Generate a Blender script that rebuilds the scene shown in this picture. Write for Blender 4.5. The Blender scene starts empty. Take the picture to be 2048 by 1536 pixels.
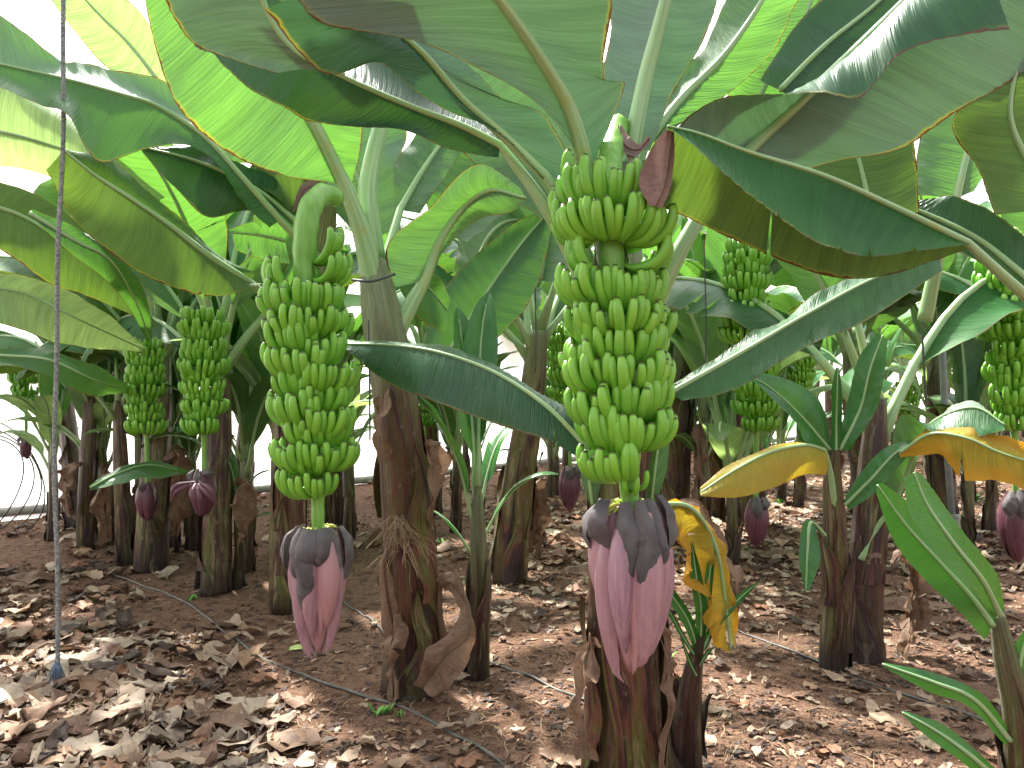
import bpy, math, random
import numpy as np
from mathutils import Vector, Matrix, noise, Euler
R = math.radians
sc = bpy.context.scene
COL = sc.collection
F, H = 1550.0, 1.4          # focal length in photo pixels, eye height

# ---------------------------------------------------------------- camera, sky, sun, exposure
cam_d = bpy.data.cameras.new("camera"); cam = bpy.data.objects.new("camera", cam_d); COL.objects.link(cam)
cam.location = (0, 0, H); cam.rotation_euler = (R(90), 0, 0)
cam_d.sensor_width = 36; cam_d.lens = 36 * F / 2048; cam_d.clip_end = 500; cam_d.clip_start = 0.05
sc.camera = cam
SUN_EL, SUN_AZ = 56, -28    # azimuth: degrees from +Y towards +X
w = bpy.data.worlds.new("World"); sc.world = w; w.use_nodes = True
nt = w.node_tree; bg = nt.nodes["Background"]
sky = nt.nodes.new("ShaderNodeTexSky"); sky.sky_type = 'NISHITA'; sky.sun_disc = False
sky.sun_elevation = R(SUN_EL); sky.sun_rotation = R(SUN_AZ); sky.dust_density = 4; sky.air_density = 1.0
hs = nt.nodes.new("ShaderNodeHueSaturation"); hs.inputs['Saturation'].default_value = 0.22
nt.links.new(sky.outputs[0], hs.inputs['Color']); nt.links.new(hs.outputs[0], bg.inputs[0])
bg.inputs[1].default_value = 0.15
sl = bpy.data.lights.new("sun", 'SUN'); sl.energy = 4.6; sl.angle = R(2.5); sl.color = (1, .96, .88)
so = bpy.data.objects.new("sun", sl); COL.objects.link(so)
sd = Vector((math.sin(R(SUN_AZ)) * math.cos(R(SUN_EL)), math.cos(R(SUN_AZ)) * math.cos(R(SUN_EL)), math.sin(R(SUN_EL))))
so.rotation_euler = sd.to_track_quat('Z', 'Y').to_euler(); so.location = sd * 30
sc.view_settings.view_transform = 'Standard'; sc.view_settings.look = 'None'
sc.view_settings.exposure = 1.72; sc.view_settings.gamma = 1
sc.cycles.use_denoising = True
sc.cycles.max_bounces = 8; sc.cycles.transmission_bounces = 6; sc.cycles.diffuse_bounces = 4
CAM = Vector((0, 0, H))

# ---------------------------------------------------------------- helpers
def P(px, py, d): return Vector(((px - 1024) / F * d, d, H - (py - 768) / F * d))
def gh(x, y):
    return 0.022 * noise.noise(Vector((x * .9, y * .9, 0))) + 0.012 * noise.noise(Vector((x * 3.1, y * 3.1, 4))) + 0.006 * noise.noise(Vector((x * 9, y * 9, 9)))
def G(px, py, up=0.0):
    d = H * F / (py - 768); x = (px - 1024) / F * d
    return Vector((x, d, gh(x, d) + up))
def crv(pts, n, uniform=False):
    """Catmull-Rom through pts, n samples."""
    p = [np.array(q, float) for q in pts]
    if len(p) == 2: p = [p[0], (p[0] + p[1]) / 2, p[1]]
    q = [2 * p[0] - p[1]] + p + [2 * p[-1] - p[-2]]
    m = len(p) - 1
    def ev(t):
        i = min(int(t), m - 1); f = t - i
        a, b, c, d = q[i], q[i + 1], q[i + 2], q[i + 3]
        return .5 * (2 * b + (c - a) * f + (2 * a - 5 * b + 4 * c - d) * f * f + (3 * b - a - 3 * c + d) * f ** 3)
    if uniform: return np.array([ev(m * k / (n - 1)) for k in range(n)])
    fine = np.array([ev(m * k / (8 * m)) for k in range(8 * m + 1)])
    L = np.concatenate([[0], np.cumsum(np.linalg.norm(np.diff(fine[:, :3], axis=0), axis=1))]); L /= max(L[-1], 1e-9)
    t = np.linspace(0, 1, n)
    return np.stack([np.interp(t, L, fine[:, k]) for k in range(fine.shape[1])], 1)
def mesh(name, V, Fc, m, uv=None, col=None, smooth=True):
    me = bpy.data.meshes.new(name); me.from_pydata([tuple(v) for v in V], [], Fc)
    if uv is not None:
        l = me.uv_layers.new(name="UVMap"); uva = np.array(uv, dtype=np.float32)
        idx = np.zeros(len(me.loops), dtype=np.int32); me.loops.foreach_get("vertex_index", idx)
        l.data.foreach_set("uv", uva[idx].ravel())
    if col is not None:
        a = me.color_attributes.new("Col", 'FLOAT_COLOR', 'POINT'); a.data.foreach_set("color", np.array(col, dtype=np.float32).ravel())
    if smooth: me.polygons.foreach_set("use_smooth", [True] * len(me.polygons))
    me.materials.append(m); me.update()
    return me
def wloc(o):
    p = Vector((0, 0, 0))
    while o is not None: p = p + o.location; o = o.parent
    return p
def link(name, me, parent=None, world=False):
    """world: the mesh is in world coordinates; it is moved to the parent's (unrotated) origin."""
    o = bpy.data.objects.new(name, me); COL.objects.link(o)
    if parent is not None:
        o.parent = parent
        if world: me.transform(Matrix.Translation(-wloc(parent)))
    return o
def recentre(o):
    """origin of a top-level mesh moves to its lowest middle"""
    c = np.array([v.co for v in o.data.vertices]); p = Vector(((c[:, 0].min() + c[:, 0].max()) / 2, (c[:, 1].min() + c[:, 1].max()) / 2, c[:, 2].min()))
    o.data.transform(Matrix.Translation(-p)); o.location = p; return o
def tag(o, label=None, cat=None, group=None, kind=None):
    for k, v in (("label", label), ("category", cat), ("group", group), ("kind", kind)):
        if v: o[k] = v
    return o
def empty(name, loc, label, cat, group=None):
    o = bpy.data.objects.new(name, None); COL.objects.link(o); o.location = loc; o.empty_display_size = .1
    return tag(o, label, cat, group)
def tube_geo(path, rad, n=8, caps=True, prof=None, twist=0):
    path = np.array(path); k = len(path)
    V, Fc, UV = [], [], []
    T = np.gradient(path, axis=0); T /= np.linalg.norm(T, axis=1)[:, None] + 1e-12
    ref = np.array([0.0, 1, 0]) if abs(T[0][1]) < .8 else np.array([1.0, 0, 0])
    a = np.cross(T[0], ref); a /= np.linalg.norm(a); L = 0
    for i in range(k):
        a = a - T[i] * a.dot(T[i]); a /= np.linalg.norm(a); b = np.cross(T[i], a)
        if i: L += np.linalg.norm(path[i] - path[i - 1])
        for j in range(n):
            th = 2 * math.pi * j / n + twist * i
            r = rad[i] * (prof(th, i) if prof else 1)
            V.append(path[i] + r * (math.cos(th) * a + math.sin(th) * b)); UV.append((j / n, L))
    for i in range(k - 1):
        for j in range(n):
            Fc.append((i * n + j, i * n + (j + 1) % n, (i + 1) * n + (j + 1) % n, (i + 1) * n + j))
    if caps: Fc.append(tuple(reversed(range(n)))); Fc.append(tuple((k - 1) * n + j for j in range(n)))
    return V, Fc, UV
def tube(name, path, rad, m, parent=None, n=8, world=True, prof=None, twist=0):
    V, Fc, UV = tube_geo(path, rad, n, True, prof, twist)
    return link(name, mesh(name, V, Fc, m, UV), parent, world)

# ---------------------------------------------------------------- materials
def new_mat(name):
    m = bpy.data.materials.new(name); m.use_nodes = True; nt = m.node_tree; nt.nodes.clear()
    out = nt.nodes.new("ShaderNodeOutputMaterial"); return m, nt, out
class NT:
    def __init__(s, nt): s.nt = nt
    def n(s, t, **k):
        o = s.nt.nodes.new("ShaderNode" + t)
        for a, b in k.items(): setattr(o, a, b)
        return o
    def set(s, node, key, v):
        if v is None: return
        if hasattr(v, 'is_output') or hasattr(v, 'links'): s.nt.links.new(v, node.inputs[key])
        else: node.inputs[key].default_value = v
    def math(s, op, a, b=None, c=None):
        m = s.n("Math", operation=op); s.set(m, 0, a); s.set(m, 1, b)
        if c is not None: s.set(m, 2, c)
        return m.outputs[0]
    def noise(s, vec, scale, detail=3, rough=.55, dist=0):
        m = s.n("TexNoise"); s.set(m, 'Vector', vec); s.set(m, 'Scale', scale); s.set(m, 'Detail', detail); s.set(m, 'Roughness', rough); s.set(m, 'Distortion', dist)
        return m.outputs[0]
    def mix(s, f, a, b):
        m = s.n("Mix", data_type='RGBA'); s.set(m, 0, f)
        for k, v in ((6, a), (7, b)): s.set(m, k, (*v, 1) if isinstance(v, tuple) and len(v) == 3 else v)
        return m.outputs[2]
    def ramp(s, f, lo, hi, a=0.0, b=1.0):
        m = s.n("MapRange"); s.set(m, 0, f); s.set(m, 1, lo); s.set(m, 2, hi); s.set(m, 3, a); s.set(m, 4, b); return m.outputs[0]
    def cr(s, f, stops):
        m = s.n("ValToRGB"); s.set(m, 0, f); e = m.color_ramp.elements
        while len(e) > 1: e.remove(e[-1])
        e[0].position = stops[0][0]; e[0].color = (*stops[0][1], 1)
        for p, c in stops[1:]: x = e.new(p); x.color = (*c, 1)
        return m.outputs[0]
    def comb(s, x, y, z=0.0):
        m = s.n("CombineXYZ"); s.set(m, 0, x); s.set(m, 1, y); s.set(m, 2, z); return m.outputs[0]
    def uv(s):
        u = s.n("UVMap"); sp = s.n("SeparateXYZ"); s.nt.links.new(u.outputs[0], sp.inputs[0]); return sp.outputs[0], sp.outputs[1]
    def bump(s, h, strength, dist):
        m = s.n("Bump"); s.set(m, 'Height', h); s.set(m, 'Strength', strength); s.set(m, 'Distance', dist); return m.outputs[0]
    def pbr(s, col, rough=.5, nrm=None, spec=.5):
        m = s.n("BsdfPrincipled"); s.set(m, 'Base Color', (*col, 1) if isinstance(col, tuple) else col); s.set(m, 'Roughness', rough)
        s.set(m, 'Normal', nrm); s.set(m, 'Specular IOR Level', spec); return m
def leaf_mat(name, top, top2, under, trans, edge=1.0, tf=.35, rough=.36, yellow=0.0, rib=1.0, spec=.5):
    m, nt, out = new_mat(name); q = NT(nt); u, v = q.uv()
    oi = q.n("ObjectInfo"); rnd = oi.outputs['Random']
    av = q.math('ABSOLUTE', v)
    uc = q.math('SUBTRACT', u, q.math('MULTIPLY', q.math('MULTIPLY', av, av), .05))   # veins bend to the tip
    uo = q.math('ADD', uc, q.math('MULTIPLY', rnd, 37.0))
    fine = q.noise(q.comb(q.math('MULTIPLY', uo, 210), q.math('MULTIPLY', v, 1.2)), 1, 2)
    broad = q.noise(q.comb(q.math('MULTIPLY', uo, 34), q.math('MULTIPLY', v, .8)), 1, 3)
    tc = q.n("TexCoord"); big = q.noise(tc.outputs['Object'], 3.5, 3)
    dust = q.noise(tc.outputs['Object'], 60, 3, .7)
    rb = q.math('SINE', q.math('ADD', q.math('MULTIPLY', uo, 400.0), q.math('MULTIPLY', broad, 5.0)))
    stripe = q.math('ADD', q.math('ADD', q.math('MULTIPLY', fine, .40), q.math('MULTIPLY', broad, .6)), q.math('MULTIPLY', rb, .03))
    c = q.mix(q.ramp(stripe, .38, .62), top, top2)
    c = q.mix(q.ramp(big, .35, .75, 0, .5), c, tuple(min(1, x * 1.5 + .015) for x in top2))
    c = q.mix(q.ramp(dust, .66, .8, 0, .35), c, (.25, .27, .17))
    un = q.mix(q.ramp(stripe, .38, .62), under, tuple(x * .8 for x in under))
    geo = q.n("NewGeometry")
    c = q.mix(geo.outputs['Backfacing'], c, un)
    mid = q.ramp(av, .0, .05, .6, 0)
    c = q.mix(mid, c, (.22, .34, .1))
    wob = q.math('ADD', av, q.math('MULTIPLY', q.math('SUBTRACT', q.noise(q.comb(q.math('MULTIPLY', uo, 9), v), 1, 4, .7), .5), .12 * edge))
    pn = q.ramp(q.noise(q.comb(q.math('MULTIPLY', uo, 2.3), 0.0), 1, 2), .42, .58); yl = q.ramp(wob, .95, .985, 0, q.math('MULTIPLY', pn, min(1, edge))); pn2 = q.ramp(q.noise(q.comb(q.math('MULTIPLY', uo, 4.1), 3.0), 1, 3), .55, .75, 0, .035); br = q.ramp(q.math('ADD', wob, pn2), .978, .990, 0, min(1, edge))
    c = q.mix(yl, c, (.32, .32, .035)); c = q.mix(br, c, (.10, .045, .02))
    # scars: dark flecks and dry spots
    sc_ = q.noise(q.comb(q.math('MULTIPLY', uo, 60), q.math('MULTIPLY', v, 5)), 1, 2, .6)
    c = q.mix(q.ramp(sc_, .70, .76, 0, .45), c, (.07, .05, .02))
    tcol = q.mix(q.ramp(stripe, .35, .65), trans, tuple(x * .6 for x in trans))
    tcol = q.mix(yl, tcol, (.32, .34, .03)); tcol = q.mix(br, tcol, (.1, .04, .01))
    if yellow:
        yb = q.noise(q.comb(q.math('MULTIPLY', uo, 5), q.math('MULTIPLY', v, 1.5)), 1, 3)
        ym = q.ramp(q.math('ADD', q.math('MULTIPLY', av, .5), yb), .55, .95, 0, yellow)
        c = q.mix(ym, c, (.42, .22, .02)); tcol = q.mix(ym, tcol, (.8, .4, .03))
    nrm = q.bump(stripe, .75 * rib, .011)
    b = q.pbr(c, q.ramp(big, .3, .7, rough - .05, rough + .08), nrm, spec)
    q.set(b, 'Roughness', q.math('ADD', q.ramp(big, .3, .7, rough - .05, rough + .08), q.math('MULTIPLY', geo.outputs['Backfacing'], .22)))
    t = q.n("BsdfTranslucent"); q.set(t, 'Color', tcol); q.set(t, 'Normal', nrm)
    mx = q.n("MixShader"); q.set(mx, 0, tf); nt.links.new(b.outputs[0], mx.inputs[1]); nt.links.new(t.outputs[0], mx.inputs[2]); nt.links.new(mx.outputs[0], out.inputs[0])
    return m
M = {}
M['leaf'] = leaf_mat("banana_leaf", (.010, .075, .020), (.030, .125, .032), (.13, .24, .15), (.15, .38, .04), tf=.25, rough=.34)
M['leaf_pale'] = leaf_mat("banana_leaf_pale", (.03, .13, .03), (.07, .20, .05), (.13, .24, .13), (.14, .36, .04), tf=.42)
M['leaf_lit'] = leaf_mat("banana_leaf_lit", (.05, .17, .05), (.10, .25, .08), (.17, .29, .15), (.42, .62, .17), tf=.55)  # paler copy of the leaf; the backlit glow is put into its colours
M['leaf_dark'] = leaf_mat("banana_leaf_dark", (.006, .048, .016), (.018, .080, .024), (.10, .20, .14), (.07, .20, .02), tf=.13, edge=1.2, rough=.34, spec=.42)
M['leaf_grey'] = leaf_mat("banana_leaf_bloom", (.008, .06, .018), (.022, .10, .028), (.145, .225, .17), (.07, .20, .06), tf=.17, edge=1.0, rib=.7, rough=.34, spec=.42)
M['leaf_old'] = leaf_mat("banana_leaf_old", (.008, .075, .014), (.022, .12, .022), (.09, .17, .06), (.18, .32, .03), tf=.24, edge=1.5, rough=.5, spec=.28)
M['leaf_yellow'] = leaf_mat("banana_leaf_yellowing", (.22, .23, .02), (.36, .30, .03), (.38, .30, .04), (.6, .42, .025), tf=.3, edge=4.5, yellow=1.0, rough=.5, spec=.25)
M['leaf_gold'] = leaf_mat("banana_leaf_gold", (.24, .24, .02), (.38, .33, .03), (.36, .32, .035), (.62, .52, .03), tf=.3, edge=2.2, yellow=.45)
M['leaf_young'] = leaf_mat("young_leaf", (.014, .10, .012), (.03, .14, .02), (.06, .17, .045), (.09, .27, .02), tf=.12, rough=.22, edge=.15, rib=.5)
def petiole_mat():
    m, nt, out = new_mat("petiole"); q = NT(nt); u, v = q.uv(); tc = q.n("TexCoord")
    s = q.noise(q.comb(q.math('MULTIPLY', u, 18), q.math('MULTIPLY', v, 2)), 1, 3)
    c = q.mix(q.ramp(s, .35, .65), (.19, .34, .13), (.35, .50, .27))
    c = q.mix(q.ramp(q.noise(tc.outputs['Object'], 9, 3), .55, .75, 0, .6), c, (.33, .36, .10))
    c = q.mix(q.ramp(q.noise(tc.outputs['Object'], 50, 3, .7), .68, .76, 0, .5), c, (.12, .08, .04))
    b = q.pbr(c, .45, q.bump(s, .3, .003)); b.inputs['Subsurface Weight'].default_value = .0
    nt.links.new(b.outputs[0], out.inputs[0]); return m
M['petiole'] = petiole_mat()
def stem_mat(name, green=0.0):
    m, nt, out = new_mat(name); q = NT(nt); u, v = q.uv(); tc = q.n("TexCoord"); oi = q.n("ObjectInfo")
    off = q.math('MULTIPLY', oi.outputs['Random'], 50.0)
    U = q.math('MULTIPLY', q.math('PINGPONG', u, .5), 2.0)
    fib = q.noise(q.comb(q.math('MULTIPLY', U, 46), q.math('MULTIPLY', v, 2.2), off), 1, 4, .6)
    pat = q.noise(q.comb(q.math('MULTIPLY', U, 5), q.math('MULTIPLY', v, 3.2), off), 1, 4, .6, .6)
    pat2 = q.noise(q.comb(q.math('MULTIPLY', U, 9), q.math('MULTIPLY', v, 9), q.math('ADD', off, 9.0)), 1, 5, .65, .4)
    pat_ = q.ramp(pat, .30, .70)
    c = q.cr(pat_, [(.0, (.014, .007, .008)), (.28, (.075, .024, .024)), (.45, (.17, .065, .036)), (.58, (.11, .088, .026)), (.72, (.13, .15, .04)), (.88, (.30, .20, .11))])
    c = q.mix(q.ramp(pat2, .58, .66, 0, .75), c, (.022, .010, .012))
    c = q.mix(q.ramp(pat2, .30, .38, .7, 0), c, (.16, .09, .045))
    c = q.mix(q.ramp(fib, .57, .74, 0, .5), c, (.17, .10, .05))
    c = q.mix(q.ramp(fib, .28, .42, .7, 0), c, (.02, .012, .010))
    band = q.noise(q.comb(q.math('MULTIPLY', U, 13), q.math('MULTIPLY', v, .9), q.math('ADD', off, 3.0)), 1, 2)
    c = q.mix(q.ramp(band, .56, .60, 0, .7), c, (.13, .125, .022)); c = q.mix(q.ramp(band, .44, .40, 0, .8), c, (.022, .009, .012))
    c = q.mix(q.ramp(oi.outputs['Random'], .35, .30, 0, .45), c, (.07, .02, .026))
    bl = q.noise(q.comb(q.math('MULTIPLY', U, 4), q.math('MULTIPLY', v, 6), q.math('ADD', off, 21.0)), 1, 6, .7, 1.0)
    c = q.mix(q.ramp(bl, .60, .64, 0, .7), c, q.mix(fib, (.17, .12, .09), (.36, .28, .2))); c = q.mix(q.ramp(bl, .36, .32, 0, .85), c, (.012, .007, .009))
    # young upper stem is green with a grey bloom; foot is blackish, darker towards the ground
    hg = q.math('ADD', v, q.math('MULTIPLY', pat, .8))
    c = q.mix(q.ramp(hg, 1.65 - green, 2.25 - green, 0, .85), c, q.mix(q.ramp(fib, .4, .6), (.17, .24, .09), (.30, .34, .2)))
    c = q.mix(q.ramp(hg, .42, .75, .85, 0), c, (.016, .010, .009))
    nrm = q.bump(q.math('ADD', fib, q.math('MULTIPLY', pat2, .6)), 1.0, .016)
    b = q.pbr(c, .34, nrm, .5); nt.links.new(b.outputs[0], out.inputs[0]); return m
M['stem'] = stem_mat("pseudostem"); M['stem_green'] = stem_mat("young_pseudostem", green=.9)
def dry_mat(name, a, b_, c_, tf=.25, vc=False):
    m, nt, out = new_mat(name); q = NT(nt); tc = q.n("TexCoord")
    if vc:
        at = q.n("VertexColor", layer_name="Col"); c = at.outputs[0]
        n1 = q.noise(tc.outputs['Object'], 40, 4, .6)
        c = q.mix(q.ramp(n1, .35, .7, 0, .35), c, (.10, .06, .04))
        h = q.noise(tc.outputs['Object'], 90, 3)
    else:
        u, v = q.uv()
        h = q.noise(q.comb(q.math('MULTIPLY', u, 90), q.math('MULTIPLY', v, 3)), 1, 3)
        n1 = q.noise(tc.outputs['Object'], 7, 4, .6)
        c = q.mix(q.ramp(n1, .35, .6), a, b_); c = q.mix(q.ramp(h, .45, .7, 0, .6), c, c_)
        c = q.mix(q.ramp(q.noise(tc.outputs['Object'], 22, 4, .7), .6, .7, 0, .6), c, (.05, .03, .02))
    nrm = q.bump(h, .6, .004)
    b = q.pbr(c, .62, nrm, .35)
    t = q.n("BsdfTranslucent"); q.set(t, 'Color', c)
    mx = q.n("MixShader"); q.set(mx, 0, tf); nt.links.new(b.outputs[0], mx.inputs[1]); nt.links.new(t.outputs[0], mx.inputs[2]); nt.links.new(mx.outputs[0], out.inputs[0])
    return m
M['dry'] = dry_mat("dry_leaf", (.13, .068, .038), (.22, .135, .085), (.30, .21, .15))
M['dry_purple'] = dry_mat("dry_purple", (.20, .125, .11), (.27, .18, .165), (.15, .09, .085), tf=.12)
M['bract_grey'] = dry_mat("withered_bract", (.085, .08, .085), (.17, .155, .155), (.04, .03, .035), tf=.1)
M['litter'] = dry_mat("litter", 0, 0, 0, tf=.12, vc=True)
def fruit_mat():
    m, nt, out = new_mat("banana_skin"); q = NT(nt); u, v = q.uv(); oi = q.n("ObjectInfo"); tc = q.n("TexCoord")
    c = q.mix(oi.outputs['Random'], (.10, .34, .02), (.17, .45, .035))
    c = q.mix(q.ramp(q.noise(tc.outputs['Object'], 18, 3), .4, .7, 0, .4), c, (.21, .48, .055))
    c = q.mix(q.ramp(v, .70, .93, 0, .45), c, (.27, .50, .07))
    c = q.mix(q.ramp(v, .0, .25, .5, 0), c, (.10, .27, .03))
    c = q.mix(q.ramp(q.noise(tc.outputs['Object'], 130, 2, .7), .70, .76, 0, .5), c, (.09, .10, .02))
    c = q.mix(q.ramp(v, .955, .985, 0, .9), c, (.05, .035, .015))
    b = q.pbr(c, .36, q.bump(q.noise(tc.outputs['Object'], 60, 2), .08, .003), .5)
    b.inputs['Subsurface Weight'].default_value = 0
    nt.links.new(b.outputs[0], out.inputs[0]); return m
M['fruit'] = fruit_mat()
def simple(name, a, b_, scale=20, rough=.5, bs=.3, bd=.004, stretch=None, spec=.5, vary=None):
    m, nt, out = new_mat(name); q = NT(nt); tc = q.n("TexCoord"); vec = tc.outputs['Object']
    if stretch:
        mp = q.n("Mapping"); nt.links.new(vec, mp.inputs[0]); mp.inputs['Scale'].default_value = stretch; vec = mp.outputs[0]
    n1 = q.noise(vec, scale, 4, .6); c = q.mix(q.ramp(n1, .35, .65), a, b_)
    if vary: c = q.mix(q.math('MULTIPLY', q.n('ObjectInfo').outputs['Random'], .65), c, vary)
    b = q.pbr(c, rough, q.bump(n1, bs, bd), spec); nt.links.new(b.outputs[0], out.inputs[0]); return m
M['stalk'] = simple("fruit_stalk", (.13, .33, .04), (.22, .45, .09), 8, .4, .4, .006, (6, 6, .8))
M['bract'] = simple("bract_pink", (.25, .14, .185), (.37, .215, .245), 9, .42, .5, .004, (9, 9, .6), vary=(.46, .235, .225))
M['bract_red'] = simple("bract_maroon", (.085, .028, .045), (.14, .05, .07), 9, .4, .4, .003, (9, 9, .6))
M['rope'] = simple("rope", (.10, .11, .12), (.34, .34, .33), 90, .8, .8, .004)
M['rope_blue'] = simple("rope_fray", (.08, .13, .20), (.2, .25, .32), 90, .9)
M['cord'] = simple("cord", (.03, .04, .04), (.07, .08, .08), 60, .6)
M['hose'] = simple("hose", (.04, .042, .038), (.12, .11, .09), 14, .5)
M['steel'] = simple("galvanised", (.30, .32, .33), (.42, .44, .45), 12, .45)
M['concrete'] = simple("concrete", (.30, .29, .26), (.44, .42, .38), 14, .85, .6, .01)
M['fibre'] = simple("fibre", (.22, .15, .08), (.38, .28, .17), 30, .8)
M['straw'] = simple("straw", (.26, .17, .09), (.42, .31, .18), 20, .8)
M['weed'] = simple("weed", (.08, .25, .03), (.16, .4, .06), 30, .5)
M['floret'] = simple("floret", (.45, .55, .08), (.6, .65, .2), 30, .5)
M['scrap'] = simple("green_scrap", (.35, .5, .12), (.5, .62, .25), 20, .5)
def ground_mat():
    m, nt, out = new_mat("red_soil"); q = NT(nt); tc = q.n("TexCoord"); o = tc.outputs['Object']
    n1 = q.noise(o, 1.3, 5, .6); n2 = q.noise(o, 14, 6, .7); n3 = q.noise(o, 70, 5, .75); n4 = q.noise(o, 3.4, 5, .65)
    c = q.cr(n2, [(.3, (.155, .08, .05)), (.5, (.29, .16, .10)), (.68, (.39, .24, .16))])
    c = q.mix(q.ramp(n1, .42, .66, 0, .5), c, (.25, .16, .11))
    c = q.mix(q.ramp(n4, .56, .68, 0, .75), c, (.045, .027, .021))
    c = q.mix(q.ramp(n3, .60, .68, 0, .8), c, (.40, .27, .18)); c = q.mix(q.ramp(n3, .36, .44, .9, 0), c, (.045, .026, .018))
    vo = q.n("TexVoronoi"); nt.links.new(o, vo.inputs['Vector']); vo.inputs['Scale'].default_value = 42
    hh = q.math('ADD', q.math('ADD', n3, q.math('MULTIPLY', n2, 2.0)), q.math('MULTIPLY', vo.outputs[0], .6))
    b = q.pbr(c, .9, q.bump(hh, 1.0, .035), .2); nt.links.new(b.outputs[0], out.inputs[0]); return m
M['soil'] = ground_mat()
def screen_mat():
    m, nt, out = new_mat("white_shade_cloth"); q = NT(nt); tc = q.n("TexCoord")
    c = q.mix(q.ramp(q.noise(tc.outputs['Object'], .6, 3), .3, .7), (.86, .87, .86), (.92, .92, .9))
    d = q.n("BsdfDiffuse"); q.set(d, 'Color', c); t = q.n("BsdfTranslucent"); q.set(t, 'Color', c)
    mx = q.n("MixShader"); q.set(mx, 0, .62); nt.links.new(d.outputs[0], mx.inputs[1]); nt.links.new(t.outputs[0], mx.inputs[2]); nt.links.new(mx.outputs[0], out.inputs[0]); return m
M['screen'] = screen_mat()

# ---------------------------------------------------------------- ground, screen wall
rg = random.Random(5)
def axis_vals(lo, hi, near, step0, grow):
    v = [near]; s = step0
    while v[-1] < hi: v.append(v[-1] + s); s *= grow
    a = [near]; s = step0
    while a[-1] > lo: a.append(a[-1] - s); s *= grow
    return sorted(set(a + v))
gx = axis_vals(-70, 90, 0, .05, 1.022); gy = axis_vals(-12, 140, 3, .045, 1.022)
V = [(x, y, gh(x, y)) for y in gy for x in gx]; nx = len(gx)
Fc = [(j * nx + i, j * nx + i + 1, (j + 1) * nx + i + 1, (j + 1) * nx + i) for j in range(len(gy) - 1) for i in range(nx - 1)]
tag(link("ground", mesh("ground", V, Fc, M['soil'])), kind='structure')
def wall_xy(s):      # white cloth screen along the plot's edge
    return (-13 + 60 * s, 8 + (-13 + 60 * s + 5.3) * .897)
Vv, Ff = [], []
NW = 240
for i in range(NW + 1):
    x, y = wall_xy(i / NW)
    for k, z in enumerate((-.1, .1, 1.2, 2.6, 4.2, 6.0)):
        wv = .05 * math.sin(i * 1.3) * (1 - abs(z - 3) / 6) + .06 * math.sin(i * .37)
        Vv.append((x - .67 * wv, y + .74 * wv, z))
for i in range(NW):
    for k in range(5): Ff.append((i * 6 + k, (i + 1) * 6 + k, (i + 1) * 6 + k + 1, i * 6 + k + 1))
scr = empty("greenhouse_screen", (*wall_xy(0), 0), "tall white shade cloth screen closing the plantation behind the rows", "screen")
link("cloth", mesh("cloth", Vv, Ff, M['screen']), scr, True)
for k in range(12):
    x, y = wall_xy(k / 12 + .01); x -= .2; y += .25
    tube("post", [(x, y, -.1), (x, y, 3), (x, y, 6.05)], [.04] * 3, M['steel'], scr)
pl = [(wall_xy(t)[0] + .03, wall_xy(t)[1] - .05, .07 + .01 * math.sin(t * 60)) for t in np.linspace(0, 1, 60)]
tube("bottom_rail", pl, [.05] * 60, M['concrete'], scr)

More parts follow.
